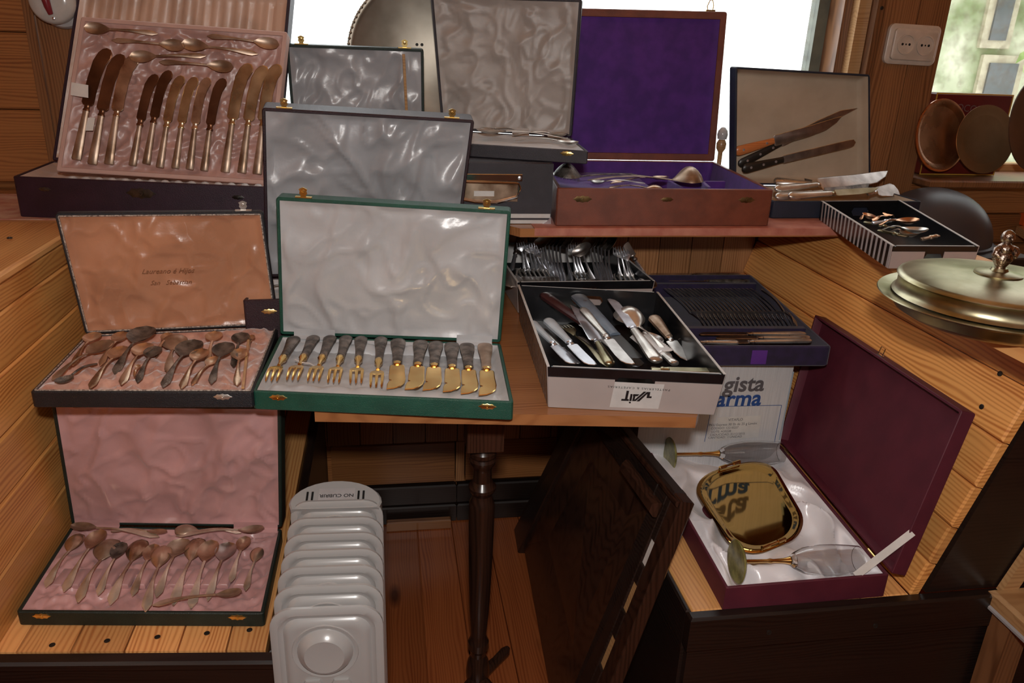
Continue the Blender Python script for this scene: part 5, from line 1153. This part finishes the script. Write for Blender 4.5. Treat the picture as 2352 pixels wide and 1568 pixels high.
c = py(2210, 272, 1.955); CF = FR((c[0], 1.9545, c[2]), (1, 0, 0), (0, 0, 1)); MB().prism(CF, [(-.008, -.005), (.008, -.005), (.010, .006), (.005, .000), (.003, .007), (0, .001), (-.003, .007), (-.005, .000), (-.010, .006)], .0004, .001).mk('crown_print', M_tinedge, tn_)
def lean_plate(nm, label, px_, py_, Y, r, xdir, up, mat, prof, grp=None):
    c = py(px_, py_, Y); F = FR((0, 0, 0), xdir, y=up); zc_ = r*F.y[2]; c[2] = max(c[2], zl+zc_*1.0+.002) if c[2]-zc_ < zl else c[2]
    F = FR(c, xdir, y=up); r_ = thing(nm, label, 'plate', c-F.y*r, grp); MB().lathe(F, [(a*r, z) for a, z in prof], 56, cap1=False).mk('plate_body', mat, r_, 60)
lean_plate('copper_plate', 'shiny copper plate with raised rim and sunk centre on the ledge', 2162, 311, 1.915, .093, (.97, .22, -.05), (.05, .22, 1), M_copper, [(.9, -.003), (1, .0), (1.0, .003), (.93, .004), (.82, -.002), (.66, -.007), (.60, -.011), (.47, -.011), (.44, -.008), (.40, -.0125), (.0001, -.0125)])
lean_plate('bronze_plate', 'matt bronze plate with small round well, right of the copper plate', 2263, 320, 1.905, .088, (1, .03, -.05), (.08, .22, 1), M_bronze, [(.9, -.002), (1, .0), (1.0, .002), (.9, .001), (.47, -.006), (.44, -.004), (.41, -.008), (.385, -.016), (.36, -.012), (.0001, -.008)])
lean_plate('dark_plate', 'dark brown plate cut off by the right edge above the ledge', 2392, 282, 1.86, .125, (.96, .25, 0), (.0, .15, 1), noise_mat('dark_bronze', (.05, .022, .012), (.09, .04, .02), 10, .5), [(.9, -.003), (1, 0), (1, .003), (.8, 0), (.0001, -.003)])
# stool at the bottom right corner
s0 = V3(1.02, .66, .44)
c = pz(2272, 1350, .46); st_ = thing('wooden_stool', 'pine stool corner with worn white edge at the bottom right', 'stool', (c[0]+.15, c[1]-.15, 0))
MB().box(AT(c[0], c[1]-.30, 0), .0, .32, .0, .30, .425, .46, .006).mk('seat', M_tan, st_)
MB().box(AT(c[0], c[1]-.30, 0), -.003, .32, -.003, .303, .424, .434, .003).mk('seat_edge', M_whitewall, st_)
for dx, dy in ((.01, .25), (.27, .25), (.01, .01), (.27, .01)): MB().box(AT(c[0], c[1]-.30, 0), dx, dx+.04, dy, dy+.04, .0, .425, .004).mk('leg', M_post, st_)

# small ornament glimpsed between the red-brown and navy cases
c = py(1657, 330, 1.99); c[2] = .9405; og = thing('small_ornament', 'small pale turned ornament glimpsed between the red-brown and navy cases', 'ornament', c)
MB().lathe(AT(c[0], c[1], 0), [(.018, .9405), (.018, .946), (.007, .955), (.006, .99), (.010, 1.0), (.006, 1.01), (.006, 1.045), (.012, 1.055), (.013, 1.068), (.008, 1.078)], 20).mk('stem', M_tan, og, 50)
MB().lathe(AT(c[0], c[1], 0), [(.012, 1.079), (.014, 1.09), (.012, 1.10), (.006, 1.108), (.0005, 1.11)], 20).mk('finial', M_sconce, og, 50)
